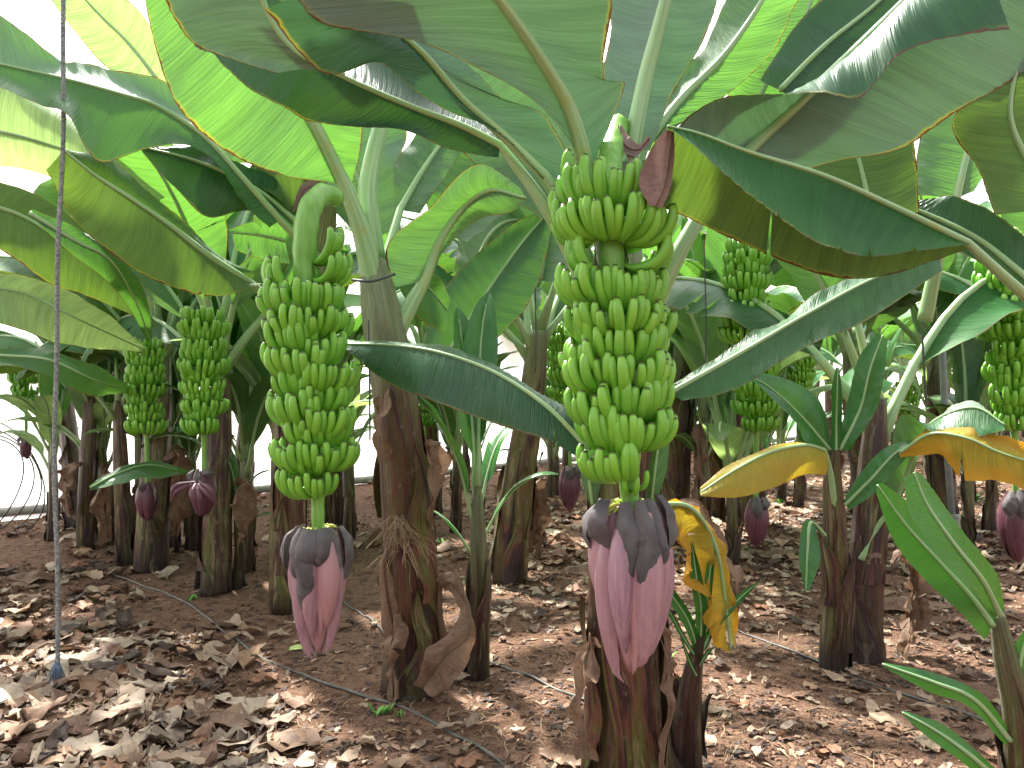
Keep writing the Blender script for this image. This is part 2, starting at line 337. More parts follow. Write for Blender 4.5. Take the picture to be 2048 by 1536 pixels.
# ---------------------------------------------------------------- leaf builder
def half_blade(mid, edge, sgn, face, topdir, bulge, wav, seed, M_=10, tears=(), crumple=0.0, droop=0.0):
    """grid between midrib and edge; returns verts, faces, uv with its top side as front"""
    N = len(mid); rr = random.Random(seed); V, UV, Fc = [], [], []
    L = np.concatenate([[0], np.cumsum(np.linalg.norm(np.diff(mid, axis=0), axis=1))])
    T = np.gradient(mid, axis=0); T /= np.linalg.norm(T, axis=1)[:, None] + 1e-9
    ph = rr.uniform(0, 20); tear = {int(u * (N - 1)): v0 for u, v0 in tears}
    idx = {}
    for i in range(N):
        c = edge[i] - mid[i]; wdt = np.linalg.norm(c)
        n = np.cross(T[i], c); ln = np.linalg.norm(n); n = n / ln if ln > 1e-9 else np.array([0, 0, 1.0])
        dup = 2 if i in tear else 1
        for s_ in range(dup):
            for k in range(M_ + 1):
                v = k / M_
                off = bulge * wdt * math.sin(math.pi * min(1, v)) * sgn
                if wav: off += wav * v ** 1.5 * min(1, wdt / .08) * (noise.noise(Vector((L[i] * 4.5 + ph, v * .8, seed * .37))) * 2.0 + .45 * noise.noise(Vector((L[i] * 14 + ph, v, seed))))
                off += .0016 * math.sin(L[i] * 260 + 3 * v) * min(1, wdt / .05)
                p = mid[i] + c * v + n * off
                if crumple:
                    q = Vector(p) * 9; q2 = Vector(p) * 23
                    p = p + crumple * (.35 + .65 * v) * (np.array(noise.noise_vector(q + Vector((seed, 0, 0)))) + .4 * np.array(noise.noise_vector(q2)))
                # frayed margin
                if k == M_: p = p - c * (.012 * abs(noise.noise(Vector((L[i] * 40, seed, 0)))) + (.03 if crumple else 0) * abs(noise.noise(Vector((L[i] * 25, seed, 7)))))
                if dup == 2 and v > tear[i]:
                    e = (v - tear[i]) / (1 - tear[i]); g = .010 + .02 * rr.random() * 0 
                    p = p + T[i] * e * (g if s_ else -g) + n * e * (.012 if s_ else -.006) 
                idx[(i, s_, k)] = len(V); V.append(p); UV.append((L[i], sgn * v))
        if dup == 1:
            for k in range(M_ + 1): idx[(i, 1, k)] = idx[(i, 0, k)]
    for i in range(N - 1):
        for k in range(M_):
            Fc.append((idx[(i, 1, k)], idx[(i + 1, 0, k)], idx[(i + 1, 0, k + 1)], idx[(i, 1, k + 1)]))
    A = np.array(V); acc = 0
    for f in Fc[::7]:
        a, b, c, d = (A[j] for j in f); nn = np.cross(c - a, d - b)
        ce = (a + c) / 2
        t = np.array(CAM) - ce if face in 'TU' else np.array(topdir)
        acc += nn.dot(t) * (-1 if face == 'U' else 1)
    if acc < 0: Fc = [tuple(reversed(f)) for f in Fc]
    return V, Fc, UV
SEED = [100]
def blade_mesh(name, mid, A, B, m, fa='T', fb='T', topdir=(0, 0, 1), bulge=(.06, .06), wav=.02, N=56, M_=10, ta=(), tb=(), crumple=0.0):
    SEED[0] += 1; sd_ = SEED[0]
    uni = all(x is None or len(x) == len(mid) for x in (A, B))
    mm = crv(mid, N, uni); Vs, Fs, U = [], [], []
    for e, s, f, bl, t in ((A, 1, fa, bulge[0], ta), (B, -1, fb, bulge[1], tb)):
        if e is None: continue
        v, fc, uv = half_blade(mm, crv(e, N, uni), s, f, topdir, bl, wav, sd_ + s * 50, M_, t, crumple)
        o = len(Vs); Vs += v; U += uv; Fs += [tuple(i + o for i in q) for q in fc]
    return mesh(name, Vs, Fs, m, U), mm
def PX(l): return [tuple(P(*q)) for q in l]
def leaf(plant, mid, A=None, B=None, pet=None, mat='leaf', r=(.022, .004), rp=None, name='leaf', label=None, **k):
    """hero leaf; control points are (photo x, photo y, distance)"""
    me, mm = blade_mesh(name, PX(mid), PX(A) if A else None, PX(B) if B else None, M[mat], **k)
    o = link(name, me, plant, True)
    if label: o['label'] = label
    path = list(crv(PX(pet), 14)[:-1]) + list(mm) if pet else list(mm)
    n = len(path); np_ = 13 if pet else 0; rad = []
    for i in range(n):
        if i < np_: rad.append((rp or r[0] * 1.5) + (r[0] - (rp or r[0] * 1.5)) * i / np_)
        else: t = (i - np_) / (n - 1 - np_); rad.append(r[0] + (r[1] - r[0]) * t ** .8)
    pm = M['petiole'] if not mat.startswith('dry') else M['dry']
    mr = tube("midrib", path, rad, pm, o, n=9, prof=lambda th, i: 1 - .12 * math.cos(2 * th))
    return o

# ---------------------------------------------------------------- stems
def trunk(plant, pts, rad, mat='stem', seed=0, sheaths=4, n=22, name='trunk'):
    rr = random.Random(seed); k = 40
    c = crv([(*p, r_) for p, r_ in zip(pts, rad)], k)
    path = c[:, :3]; rd = c[:, 3]
    V, Fc, UV = tube_geo(path, rd, n, True, lambda th, i: 1 + .05 * math.cos(3 * th + seed + i * .03) + .035 * noise.noise(Vector((math.cos(th) * 2, math.sin(th) * 2, i * .25 + seed))) + .018 * math.sin(9 * th + seed))
    UV = [(u * 1.0, v) for u, v in UV]
    o = link(name, mesh(name, V, Fc, M[mat], UV), plant, True)
    for s in range(sheaths):
        a0 = rr.uniform(0, 6.28); wdt = rr.uniform(1.6, 3.4); i0 = int(rr.uniform(0, .45) * k) if s else 0; i1 = min(k - 1, i0 + int(rr.uniform(.25, .5) * k)); off = .004 + .003 * s
        Vs, Fs, U = [], [], []; L = 0; na = 14
        for i in range(i0, i1 + 1):
            t = (i - i0) / (i1 - i0); ww = wdt * max(.04, (1 - t ** 2.2)) * (.8 + .2 * math.sin(t * 9 + s)); sl_ = .9 * t * t * (1 if s % 2 else -1)
            L = np.linalg.norm(path[i] - path[0])
            for j in range(na + 1):
                f = j / na - .5; th = a0 + sl_ + ww * f
                flare = (.018 * t ** 6 + .008 * (abs(f) * 2) ** 4) * (1 + noise.noise(Vector((f * 3, t * 3, seed + s))))
                r_ = rd[i] * (1.03 + .05 * math.cos(3 * th + seed)) + off + max(0, flare)
                Vs.append((path[i][0] + r_ * math.cos(th), path[i][1] + r_ * math.sin(th), path[i][2] + .03 * abs(f) * t))
                U.append((.5 + .5 * f * .6 + s * .17, L))
        kk = i1 - i0
        for i in range(kk):
            for j in range(na): q = i * (na + 1) + j; Fs.append((q, q + 1, q + na + 2, q + na + 1))
        me = mesh("sheath", Vs, Fs, M[mat], U)
        link("sheath", me, o, True)
    return o
def fibres(parent, c, rad, ln, n, seed, m='fibre', name='fibre_tuft', thick=.0012):
    rr = random.Random(seed); Vs, Fs = [], []
    for _ in range(n):
        a = rr.uniform(-2.2, 1.0); p = np.array(c) + np.array([rad * math.cos(a), rad * math.sin(a) , rr.uniform(-.04, .04)])
        pts = [p]
        d = np.array([math.cos(a) * .5 + rr.uniform(-.5, .5), math.sin(a) * .5 - .1, rr.uniform(-.2, .6)])
        for s in range(5):
            pts.append(pts[-1] + d / max(.3, np.linalg.norm(d)) * ln / 5 * rr.uniform(.6, 1)); d = d + np.array([rr.uniform(-.5, .5), rr.uniform(-.3, .3), -.45])
        v, f, _u = tube_geo(pts, [thick] * 6, 3, False); o = len(Vs); Vs += v; Fs += [tuple(i + o for i in q) for q in f]
    o = link(name, mesh(name, Vs, Fs, M[m]), parent, True)
    return o

# ---------------------------------------------------------------- fruit
def finger_geo(L, r, t0, t1, seed, n=10, k=13):
    rr = random.Random(seed); path = [np.zeros(3)]; th = []
    for i in range(k - 1):
        t = i / (k - 2); a = R(t0 + (t1 - t0) * (t ** 1.0)); path.append(path[-1] + L / (k - 1) * np.array([math.cos(a), .04 * math.sin(seed + 3 * t), math.sin(a)]))
    prof = [.42, .5, .78, .94, 1, 1, 1, 1, 1, .98, .94, .83, .56]
    ts = np.linspace(0, 1, k); rad = [r * np.interp(t, np.linspace(0, 1, 13), prof) for t in ts]
    V, Fc, _ = tube_geo(path, rad, n, True, lambda t, i: 1 + .08 * math.cos(5 * t + seed))
    UV = [(j / n, i / (k - 1)) for i in range(k) for j in range(n)]
    return V, Fc, UV
FING = {}
for row, (t0, t1, L) in {'low': (-32, 100, .215), 'up': (2, 104, .20)}.items():
    FING[row] = [mesh("finger", *finger_geo(L * f, .0166, t0 + a, t1 + b, i)[:2], M['fruit'], finger_geo(L, .0185, t0, t1, i)[2]) for i, (f, a, b) in enumerate([(1, 0, 0), (.93, 6, -6), (1.05, -6, 5), (.98, 3, 8), (.9, -4, -12)])]
def hand_specs(arc, n, rr, s):
    out = []
    for row in ('low', 'up'):
        m = round(n * 1.15) - (row == 'up')
        for j in range(m):
            a = -arc / 2 + arc * (j + (.75 if row == 'up' else .5) + rr.uniform(-.10, .10)) / round(n * 1.15)
            out.append((row, rr.randrange(5), a, rr.uniform(-.11, .11), rr.uniform(-.12, .13), s * rr.uniform(.88, 1.08), rr.uniform(-.006, .006)))
    return out
HANDPOOL = {}
def hand_mesh_far(arc, n, v):
    key = (arc, n, v)
    if key in HANDPOOL: return HANDPOOL[key]
    rr = random.Random(v * 7 + 1); Vs, Fs, U = [], [], []
    for row, vi, a, roll, tilt, s, dz in hand_specs(arc, n, rr, 1.0):
        t0, t1, L = (-32, 100, .215) if row == 'low' else (2, 104, .20)
        V, Fc, UV = finger_geo(L, .0185, t0, t1, vi, 7, 9)
        mt = Matrix.Translation((math.sin(a) * .03, -math.cos(a) * .03, dz + (.052 if row == 'up' else 0))) @ Euler((roll, tilt, a - math.pi / 2)).to_matrix().to_4x4() @ Matrix.Scale(s, 4)
        o = len(Vs); Vs += [tuple(mt @ Vector(p)) for p in V]; Fs += [tuple(i + o for i in q) for q in Fc]; U += UV
    HANDPOOL[key] = mesh("hand", Vs, Fs, M['fruit'], U); return HANDPOOL[key]
def bunch(label, axis, rs, hands, near, seed, group=None, scale=1.0, bud=None, budmat='bract_red', bud_s=1.0, dried=3, bud_len=.3, bud_r=.075, florets=False, tilt=0, dw=1.0):
    """axis: world points from crown to bud; hands: (fraction of axis, azimuth deg, arc deg, n, scale)"""
    rr = random.Random(seed); ax = crv(axis, 60)
    root = empty("banana_bunch", tuple(ax[-1]), label, "banana bunch", group)
    rad = [np.interp(i / 59, np.linspace(0, 1, len(rs)), rs) * (1 + .05 * math.sin(i * 1.7)) for i in range(60)]
    tube("stalk", ax, rad, M['stalk'], root, n=14, prof=lambda th, i: 1 + .04 * math.cos(7 * th))
    for hi, (t, az, arc, n, s) in enumerate(hands):
        if t > 2: t = min(range(60), key=lambda i: abs(768 + (H - ax[i][2]) * F / ax[i][1] - t) + (200 if i < 12 else 0)) / 59 + .001
        p = Vector(ax[int(t * 59)]); s = s * scale; azr = R(az)
        if near:
            # cushion where the fingers join the stalk
            Vs, Fs, U = [], [], []; na = 16; r0 = rad[int(t * 59)] / 1
            for i in range(na + 1):
                a = azr + R(arc) * .5 * (i / na * 2 - 1)
                for k2, (q, z) in enumerate(((.7, -.018), (1.25, -.012), (1.4, .012), (1.2, .038), (.7, .05))):
                    Vs.append((p.x + math.sin(a) * r0 * q, p.y - math.cos(a) * r0 * q, p.z + z)); U.append((0, .2))
            for i in range(na):
                for k2 in range(4): q = i * 5 + k2; Fs.append((q, q + 5, q + 6, q + 1))
            hd = link("hand", mesh("hand", Vs, Fs, M['stalk'], U), root, True)
            for row, vi, a, roll, tl, fs, dz in hand_specs(R(arc), n, rr, s):
                f = bpy.data.objects.new("finger", FING[row][vi]); COL.objects.link(f); f.parent = hd
                a2 = azr + a
                f.location = Vector((p.x + math.sin(a2) * r0 * .95, p.y - math.cos(a2) * r0 * .95, p.z + dz + (.052 if row == 'up' else 0))) - wloc(hd)
                f.rotation_euler = (roll, tl + tilt, a2 - math.pi / 2); f.scale = (fs, fs, fs)
        else:
            hd = link("hand", hand_mesh_far(R(arc), n, hi % 4), root)
            hd.location = p - root.location; hd.rotation_euler = (0, 0, azr); hd.scale = (s, s, s)
    if bud is not False: flower_bud(root, Vector(ax[-1]), bud_len, bud_r, budmat, dried, seed, florets, dw)
    return root
def bract_geo(c, az, ln, r, w, z0, bow, seed, na=9, nz=18, tipr=.12, curl=0.0, flute=.1, pw=3.2):
    """boat-shaped bract on an ovoid hanging down from c"""
    Vs, Fs, U = [], [], []
    for i in range(nz + 1):
        t = i / nz
        pr = (math.sin(math.pi * min(1, .12 + t * .80)) ** .75) * (1 - t) ** .12 if t < 1 else 0
        rr_ = r * pr + curl * t * t
        hw = w * (1 - t ** pw) ** .8 * (.55 + .45 * min(1, t * 3))
        for j in range(na + 1):
            f = j / na * 2 - 1
            a = az + hw * f
            q = rr_ * (1 - flute * f * f) + bow + .003 * noise.noise(Vector((a * 3, t * 5, seed)))
            q += .004 * (1 - abs(f)) ** 2
            Vs.append((c[0] + math.sin(a) * q, c[1] - math.cos(a) * q, c[2] - z0 - ln * t)); U.append((f, t))
    for i in range(nz):
        for j in range(na): q = i * (na + 1) + j; Fs.append((q, q + 1, q + na + 2, q + na + 1))
    return Vs, Fs, U
def flower_bud(root, c, ln, r, mat, dried, seed, florets, dw=1.0):
    fl = .5 if mat == 'bract' else .16
    rr = random.Random(seed + 7)
    k = 16; path = [(c.x, c.y, c.z + .01 - ln * i / (k - 1)) for i in range(k)]
    rad = [max(.002, r * .93 * math.sin(math.pi * min(1, .14 + .84 * i / (k - 1))) ** .8) for i in range(k)]
    b = tube("flower_bud", path, rad, M[mat], root, n=20, prof=lambda th, i: 1 + .03 * math.cos(5 * th + i * .2))
    for i in range(11 if mat == 'bract' else 5):
        az = R(i * 137 + seed * 31); l = ln * (rr.uniform(.90, 1.06) if i < 5 else rr.uniform(.70, .95))
        V, Fc, U = bract_geo(c, az, l, r * rr.uniform(1.02, 1.2), rr.uniform(.46, .60) * (1 if mat == 'bract' else 1.9), -.006, .004 + .004 * i, seed + i, flute=fl, pw=4.5)
        o = link("bract", mesh("bract", V, Fc, M[mat], U), b, True)
    if mat != 'bract':
        for o in b.children: o.scale = (.93, .93, 1); o.location = Vector(((c.x - wloc(root).x) * .07, (c.y - wloc(root).y) * .07, 0))
    if isinstance(dried, int):
        dried = [([-.15, .75, -1.0, .3, 1.5, -1.8, 2.6][i % 7] + rr.uniform(-.15, .15), .01, rr.uniform(.3, .6), rr.uniform(.4, .6)) for i in range(dried)]
    for i, (az, z0, lf, wv) in enumerate(dried):
        V, Fc, U = bract_geo(c, az, ln * lf, r * 1.24 * (1 + .3 * z0) + .004 * i, wv, -.03 if z0 < .05 else 0, .012 + .003 * i, seed + i + 30, curl=rr.uniform(-.03, .015), flute=.20, pw=2.2)
        V = [tuple(np.array(p) - np.array([0, 0, z0 * ln]) + .016 * np.array(noise.noise_vector(Vector(p) * 11)) + .006 * np.array(noise.noise_vector(Vector(p) * 34))) for p in V]
        o = link("withered_bract", mesh("withered_bract", V, Fc, M['bract_grey'], U), b, True)
    if florets:
        Vs, Fs = [], []
        for i in range(46):
            a = rr.uniform(0, 6.28); ro = rr.uniform(.02, .05)
            p0 = np.array([c.x + ro * math.sin(a), c.y - ro * math.cos(a), c.z + rr.uniform(-.01, .03)]); d = np.array([math.sin(a), -math.cos(a), rr.uniform(-1.2, -.1)])
            v, f, _ = tube_geo([p0, p0 + d * .014, p0 + d * .028 + np.array([0, 0, -.004])], [.004, .005, .002], 5); q = len(Vs); Vs += v; Fs += [tuple(x + q for x in y) for y in f]
        link("florets", mesh("florets", Vs, Fs, M['floret']), root, True)
    return b
# ---------------------------------------------------------------- the near plants
def plant(loc, label, group="banana plants in the rows", cat="banana plant", name="banana_plant"):
    return empty(name, loc, label, cat, group)
# 1: plant carrying the big bunch
b1 = P(1245, 1640, 2.52); b1.z = gh(b1.x, b1.y) - .02
p1 = plant(b1, "large banana plant standing behind the biggest bunch, nearest stem to the viewer")
trunk(p1, [b1, P(1250, 1400, 2.50), P(1245, 1100, 2.46), P(1245, 800, 2.42), P(1240, 560, 2.42), P(1236, 330, 2.42)], [.135, .118, .105, .09, .075, .045], seed=1, sheaths=6, n=30)
# green inner leaf bases at the crown
leaf(p1, mid=[(1180, 360, 2.30), (1140, 220, 2.2), (1070, 100, 2.05), (985, -20, 1.9), (880, -150, 1.75)],
     B=[(1178, 350, 2.3), (1085, 215, 2.15), (860, 90, 1.95), (628, 34, 1.8), (560, -120, 1.65)],
     A=[(1185, 340, 2.3), (1246, 175, 2.25), (1205, 150, 2.2), (1226, 10, 2.05), (1200, -150, 1.9)],
     pet=[(1205, 470, 2.38), (1195, 410, 2.34), (1180, 360, 2.30)], r=(.030, .012), rp=.036, fa='U', fb='U', mat='leaf_grey', bulge=(.04, .06), wav=.012, N=70, M_=14)
leaf(p1, mid=[(1262, 300, 2.42), (1290, 160, 2.40), (1318, 50, 2.38), (1345, -60, 2.35), (1370, -200, 2.3)],
     A=[(1300, 300, 2.42), (1340, 200, 2.5), (1400, 90, 2.5), (1440, -30, 2.5), (1480, -180, 2.4)],
     B=[(1235, 300, 2.42), (1205, 165, 2.48), (1222, 60, 2.5), (1200, -60, 2.5), (1220, -200, 2.4)],
     pet=[(1240, 460, 2.42), (1248, 370, 2.42), (1262, 300, 2.42)], r=(.033, .016), rp=.036, fa='U', fb='U', mat='leaf_grey', wav=.01)
# leaf reaching up left, upper petiole
leaf(p1, mid=[(1088, 350, 2.3), (1010, 275, 2.22), (924, 198, 2.12), (850, 112, 2.02), (768, 37, 1.95), (690, -60, 1.85)],
     A=[(1142, 440, 2.38), (1146, 340, 2.32), (1085, 228, 2.28), (990, 190, 2.2), (880, 70, 2.1), (800, -60, 1.95)],
     B=[(1085, 360, 2.28), (970, 250, 2.16), (838, 192, 2.02), (755, 128, 1.94), (650, 140, 1.84), (520, 20, 1.74)],
     pet=[(1185, 560, 2.42), (1140, 440, 2.36), (1088, 350, 2.3)], r=(.020, .006), rp=.036, fa='U', fb='T', mat='leaf_grey', bulge=(.05, -.10), wav=.03, N=80, M_=16)
# lower one: long, reaches far left, dark
leaf(p1, mid=[(1000, 290, 2.28), (920, 250, 2.26), (820, 212, 2.25), (700, 160, 2.22), (560, 90, 2.2), (430, 20, 2.15), (330, -60, 2.1)],
     A=[(1005, 270, 2.3), (950, 190, 2.35), (850, 150, 2.35), (730, 80, 2.35), (600, 20, 2.3), (500, -20, 2.25), (400, -90, 2.2)],
     B=[(1000, 310, 2.26), (900, 296, 2.25), (790, 262, 2.22), (640, 238, 2.2), (530, 200, 2.16), (450, 140, 2.12), (392, 92, 2.1)],
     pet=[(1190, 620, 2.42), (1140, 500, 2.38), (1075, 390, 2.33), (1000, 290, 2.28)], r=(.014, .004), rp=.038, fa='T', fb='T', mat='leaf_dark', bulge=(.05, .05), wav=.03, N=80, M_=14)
# right: big grey underside leaf with its near half folded over the midrib
leaf(p1, mid=[(1400, 430, 2.40), (1500, 300, 2.42), (1605, 200, 2.42), (1730, 80, 2.42), (1830, -20, 2.4), (1930, -130, 2.38)],
     A=[(1330, 290, 2.30), (1440, 198, 2.26), (1600, 188, 2.18), (1712, 198, 2.22), (1800, 108, 2.22), (2020, 55, 2.2)],
     B=[(1480, 420, 2.45), (1640, 332, 2.48), (1800, 298, 2.5), (1930, 215, 2.5), (2060, 140, 2.5), (2200, 60, 2.45)],
     pet=[(1270, 720, 2.42), (1330, 560, 2.4), (1400, 430, 2.40)], r=(.026, .01), rp=.042, fa='U', fb='U', mat='leaf_grey', bulge=(-.10, .05), wav=.018, N=80, M_=14)
# green blade standing behind it
leaf(p1, mid=[(1290, 290, 2.5), (1360, 200, 2.55), (1440, 120, 2.6), (1500, 40, 2.6), (1560, -60, 2.6)],
     A=[(1330, 262, 2.5), (1430, 208, 2.6), (1520, 130, 2.66), (1570, 40, 2.68), (1640, -60, 2.65)],
     B=[(1285, 280, 2.5), (1330, 170, 2.6), (1400, 105, 2.66), (1440, 20, 2.68), (1480, -60, 2.65)],
     pet=[(1255, 420, 2.45), (1270, 350, 2.47), (1290, 290, 2.5)], r=(.018, .008), fa='U', fb='U', mat='leaf_pale', wav=.02)
# ribbed leaf falling to the right below
leaf(p1, mid=[(1345, 782, 2.42), (1480, 706, 2.55), (1610, 630, 2.72), (1740, 560, 2.9), (1880, 505, 3.05)],
     A=[(1365, 805, 2.40), (1480, 775, 2.48), (1600, 700, 2.62), (1735, 640, 2.8), (1885, 540, 3.0)],
     B=[(1340, 772, 2.42), (1470, 692, 2.62), (1600, 612, 2.8), (1735, 545, 3.0), (1878, 500, 3.08)],
     pet=[(1262, 860, 2.42), (1300, 815, 2.42), (1345, 782, 2.42)], r=(.010, .004), rp=.024, fa='T', fb='T', mat='leaf', wav=.02, bulge=(.10, .05), N=90, M_=14, ta=[(.55, .45), (.66, .6), (.42, .75)])
# dark leaf falling to the left in front of plant 2
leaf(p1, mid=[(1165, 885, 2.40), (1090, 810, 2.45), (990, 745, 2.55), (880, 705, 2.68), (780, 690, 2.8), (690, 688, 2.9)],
     A=[(1180, 935, 2.38), (1110, 888, 2.40), (1000, 850, 2.47), (870, 803, 2.6), (770, 762, 2.75), (692, 700, 2.88)],
     B=[(1165, 850, 2.42), (1105, 795, 2.52), (1000, 738, 2.66), (885, 696, 2.8), (780, 682, 2.92), (690, 676, 2.98)],
     pet=[(1225, 960, 2.44), (1200, 920, 2.41), (1165, 885, 2.40)], r=(.010, .004), rp=.024, fa='T', fb='T', mat='leaf_dark', wav=.018, bulge=(.08, .04), N=80, M_=12, ta=[(.2, .6)])
# pale sheath blades at the stem's sides
for (x0, y0, x1, y1, wd) in ((1185, 1010, 1170, 900, 26), (1300, 1020, 1318, 880, 22)):
    leaf(p1, mid=[(x0, y0, 2.36), ((x0 + x1) / 2, (y0 + y1) / 2, 2.34), (x1, y1, 2.33)], A=[(x0 + 6, y0, 2.35), ((x0 + x1) / 2 + wd, (y0 + y1) / 2, 2.33), (x1 + wd, y1, 2.33)], B=[(x0 - 6, y0, 2.36), ((x0 + x1) / 2 - wd * .6, (y0 + y1) / 2, 2.36), (x1 - wd * .4, y1, 2.36)],
         r=(.006, .004), fa='U', fb='U', mat='leaf_pale', wav=.004, N=20, M_=6, name='sheath')
# yellow dying leaf hanging on its right side
leaf(p1, mid=[(1300, 1010, 2.58), (1380, 1015, 2.62), (1430, 1090, 2.66), (1450, 1200, 2.70), (1462, 1300, 2.72)],
     A=[(1300, 1040, 2.55), (1352, 1060, 2.56), (1360, 1110, 2.56), (1420, 1200, 2.62), (1448, 1290, 2.68)],
     B=[(1310, 1000, 2.6), (1395, 1005, 2.66), (1440, 1080, 2.70), (1465, 1200, 2.74), (1482, 1290, 2.76)],
     pet=[(1240, 1060, 2.5), (1270, 1020, 2.55), (1300, 1010, 2.58)], r=(.010, .004), fa='U', fb='T', mat='leaf_yellow', wav=.06, crumple=.045, N=50, M_=12, name='dying_leaf', label="yellow and brown dying leaf", bulge=(.25, .1), ta=[(.45, .2), (.75, .15)])
leaf(p1, mid=[(1320, 1000, 2.68), (1400, 1030, 2.73), (1440, 1110, 2.75), (1480, 1210, 2.78)],
     A=[(1320, 1010, 2.66), (1385, 1060, 2.7), (1420, 1130, 2.72), (1450, 1215, 2.76)],
     B=[(1330, 995, 2.7), (1415, 1015, 2.78), (1458, 1100, 2.8), (1510, 1255, 2.82)],
     r=(.006, .003), fa='U', fb='U', mat='dry', wav=.04, crumple=.05, N=44, M_=10, name='dead_leaf')
# dried flaps at the crown
leaf(p1, mid=[(1240, 250, 2.33), (1245, 285, 2.3), (1275, 300, 2.28), (1300, 275, 2.28)], A=[(1235, 250, 2.33), (1232, 292, 2.3), (1272, 312, 2.28), (1302, 282, 2.27)], B=[(1248, 250, 2.33), (1262, 272, 2.3), (1278, 288, 2.28), (1298, 268, 2.28)],
     r=(.003, .002), fa='U', fb='U', mat='dry_purple', wav=.01, crumple=.008, N=20, M_=6, name='dried_bract')
leaf(p1, mid=[(1262, 300, 2.3), (1270, 330, 2.27), (1255, 355, 2.25)], A=[(1270, 300, 2.3), (1282, 330, 2.27), (1262, 362, 2.25)], B=[(1255, 300, 2.3), (1258, 330, 2.28), (1250, 350, 2.25)],
     r=(.003, .002), fa='U', fb='U', mat='dry_purple', wav=.01, crumple=.01, N=16, M_=5, name='dried_bract')

# big bunch
ax1 = [P(1236, 250, 2.42), P(1222, 310, 2.28), P(1216, 370, 2.17), P(1222, 470, 2.12), P(1230, 600, 2.12), P(1238, 760, 2.12), P(1250, 900, 2.12), P(1258, 970, 2.12), P(1262, 1020, 2.12)]
H1 = [(468, -14, 185, 16, .88), (428, -105, 55, 5, .85), (538, 98, 80, 7, .88), (592, -84, 85, 7, .86), (655, 12, 190, 16, .80), (672, 108, 60, 5, .85), (738, -82, 90, 8, .86), (770, 18, 180, 15, .84), (838, -72, 100, 9, .85), (872, 38, 165, 14, .86), (885, -58, 80, 6, .72), (945, -50, 115, 9, .82), (968, 5, 60, 3, .5)]
bunch("largest green banana bunch in front, its bud opening in pink petals", ax1, [.036, .036, .037, .034, .031, .028, .024], H1, True, 3, bud_len=.45, bud_r=.083, budmat='bract', dried=[(-.25, 0, .60, .44), (.85, 0, .62, .46), (.36, 0, .84, .44), (-1.2, 0, .36, .55), (1.8, 0, .5, .5), (-2.2, 0, .5, .6), (3.0, 0, .5, .6)], florets=True)

# 2: big stem left of the middle
b2 = G(820, 1378, -.02)
p2 = plant(b2, "thick brown banana plant left of the middle with a withered leaf curled at its foot")
trunk(p2, [b2, P(825, 1250, 3.55), P(812, 1050, 3.50), P(795, 850, 3.45), P(765, 650, 3.42), P(742, 520, 3.42)], [.140, .124, .11, .098, .092, .055], seed=2, sheaths=7, n=30)
fibres(p2, P(795, 1050, 3.40), .02, .13, 170, 3)
fibres(p2, P(800, 1090, 3.39), .03, .2, 40, 5)
leaf(p2, mid=[(690, 370, 3.28), (625, 240, 3.15), (560, 150, 3.1), (490, 60, 3.0), (420, -30, 2.95), (350, -120, 2.9)],
     A=[(668, 365, 3.25), (560, 350, 3.12), (450, 300, 3.08), (365, 225, 3.03), (312, 110, 3.0), (285, -20, 2.95)],
     B=[(705, 362, 3.28), (722, 290, 3.22), (720, 200, 3.2), (690, 80, 3.15), (600, -20, 3.1), (520, -120, 3.0)],
     pet=[(748, 570, 3.42), (722, 460, 3.36), (690, 370, 3.28)], r=(.035, .012), rp=.06, fa='U', fb='U', mat='leaf_pale', wav=.02, bulge=(.05, .05), N=70, M_=12)
leaf(p2, mid=[(762, 250, 3.5), (775, 150, 3.55), (790, 50, 3.6), (800, -80, 3.6)], A=[(790, 250, 3.5), (850, 150, 3.6), (880, 50, 3.65), (880, -80, 3.65)], B=[(735, 250, 3.5), (700, 150, 3.6), (690, 50, 3.65), (700, -80, 3.65)],
     pet=[(748, 520, 3.45), (735, 400, 3.45), (745, 320, 3.48), (762, 250, 3.5)], r=(.038, .012), rp=.06, fa='U', fb='U', mat='leaf_pale', wav=.02)
leaf(p2, mid=[(850, 560, 3.5), (880, 480, 3.52), (930, 410, 3.55), (985, 380, 3.5), (1050, 395, 3.4)],
     A=[(790, 575, 3.40), (775, 490, 3.38), (850, 420, 3.40), (950, 330, 3.45), (1040, 375, 3.4)],
     B=[(860, 560, 3.55), (900, 490, 3.6), (960, 440, 3.6), (1020, 425, 3.5), (1055, 400, 3.4)],
     pet=[(775, 700, 3.44), (810, 630, 3.46), (850, 560, 3.5)], r=(.03, .008), rp=.06, fa='U', fb='U', mat='leaf', wav=.02)
leaf(p2, mid=[(800, 420, 3.7), (840, 350, 3.8), (880, 290, 3.9), (930, 220, 3.95)], A=[(790, 430, 3.7), (790, 330, 3.8), (830, 270, 3.9), (880, 200, 3.95)], B=[(840, 430, 3.7), (880, 370, 3.8), (920, 310, 3.9), (960, 230, 3.95)],
     pet=[(760, 560, 3.5), (780, 490, 3.6), (800, 420, 3.7)], r=(.02, .008), fa='U', fb='U', mat='leaf_pale', wav=.02)
leaf(p2, mid=[(860, 760, 4.1), (905, 690, 4.15), (970, 590, 4.2), (1040, 490, 4.25), (1100, 420, 4.3)],
     A=[(850, 720, 4.15), (858, 630, 4.2), (920, 540, 4.25), (1020, 455, 4.3), (1100, 418, 4.3)],
     B=[(880, 760, 4.1), (960, 705, 4.1), (1050, 620, 4.15), (1090, 520, 4.2), (1104, 425, 4.3)],
     pet=[(800, 840, 3.6), (830, 800, 3.9), (860, 760, 4.1)], r=(.012, .006), fa='T', fb='T', mat='leaf', wav=.02, N=80)
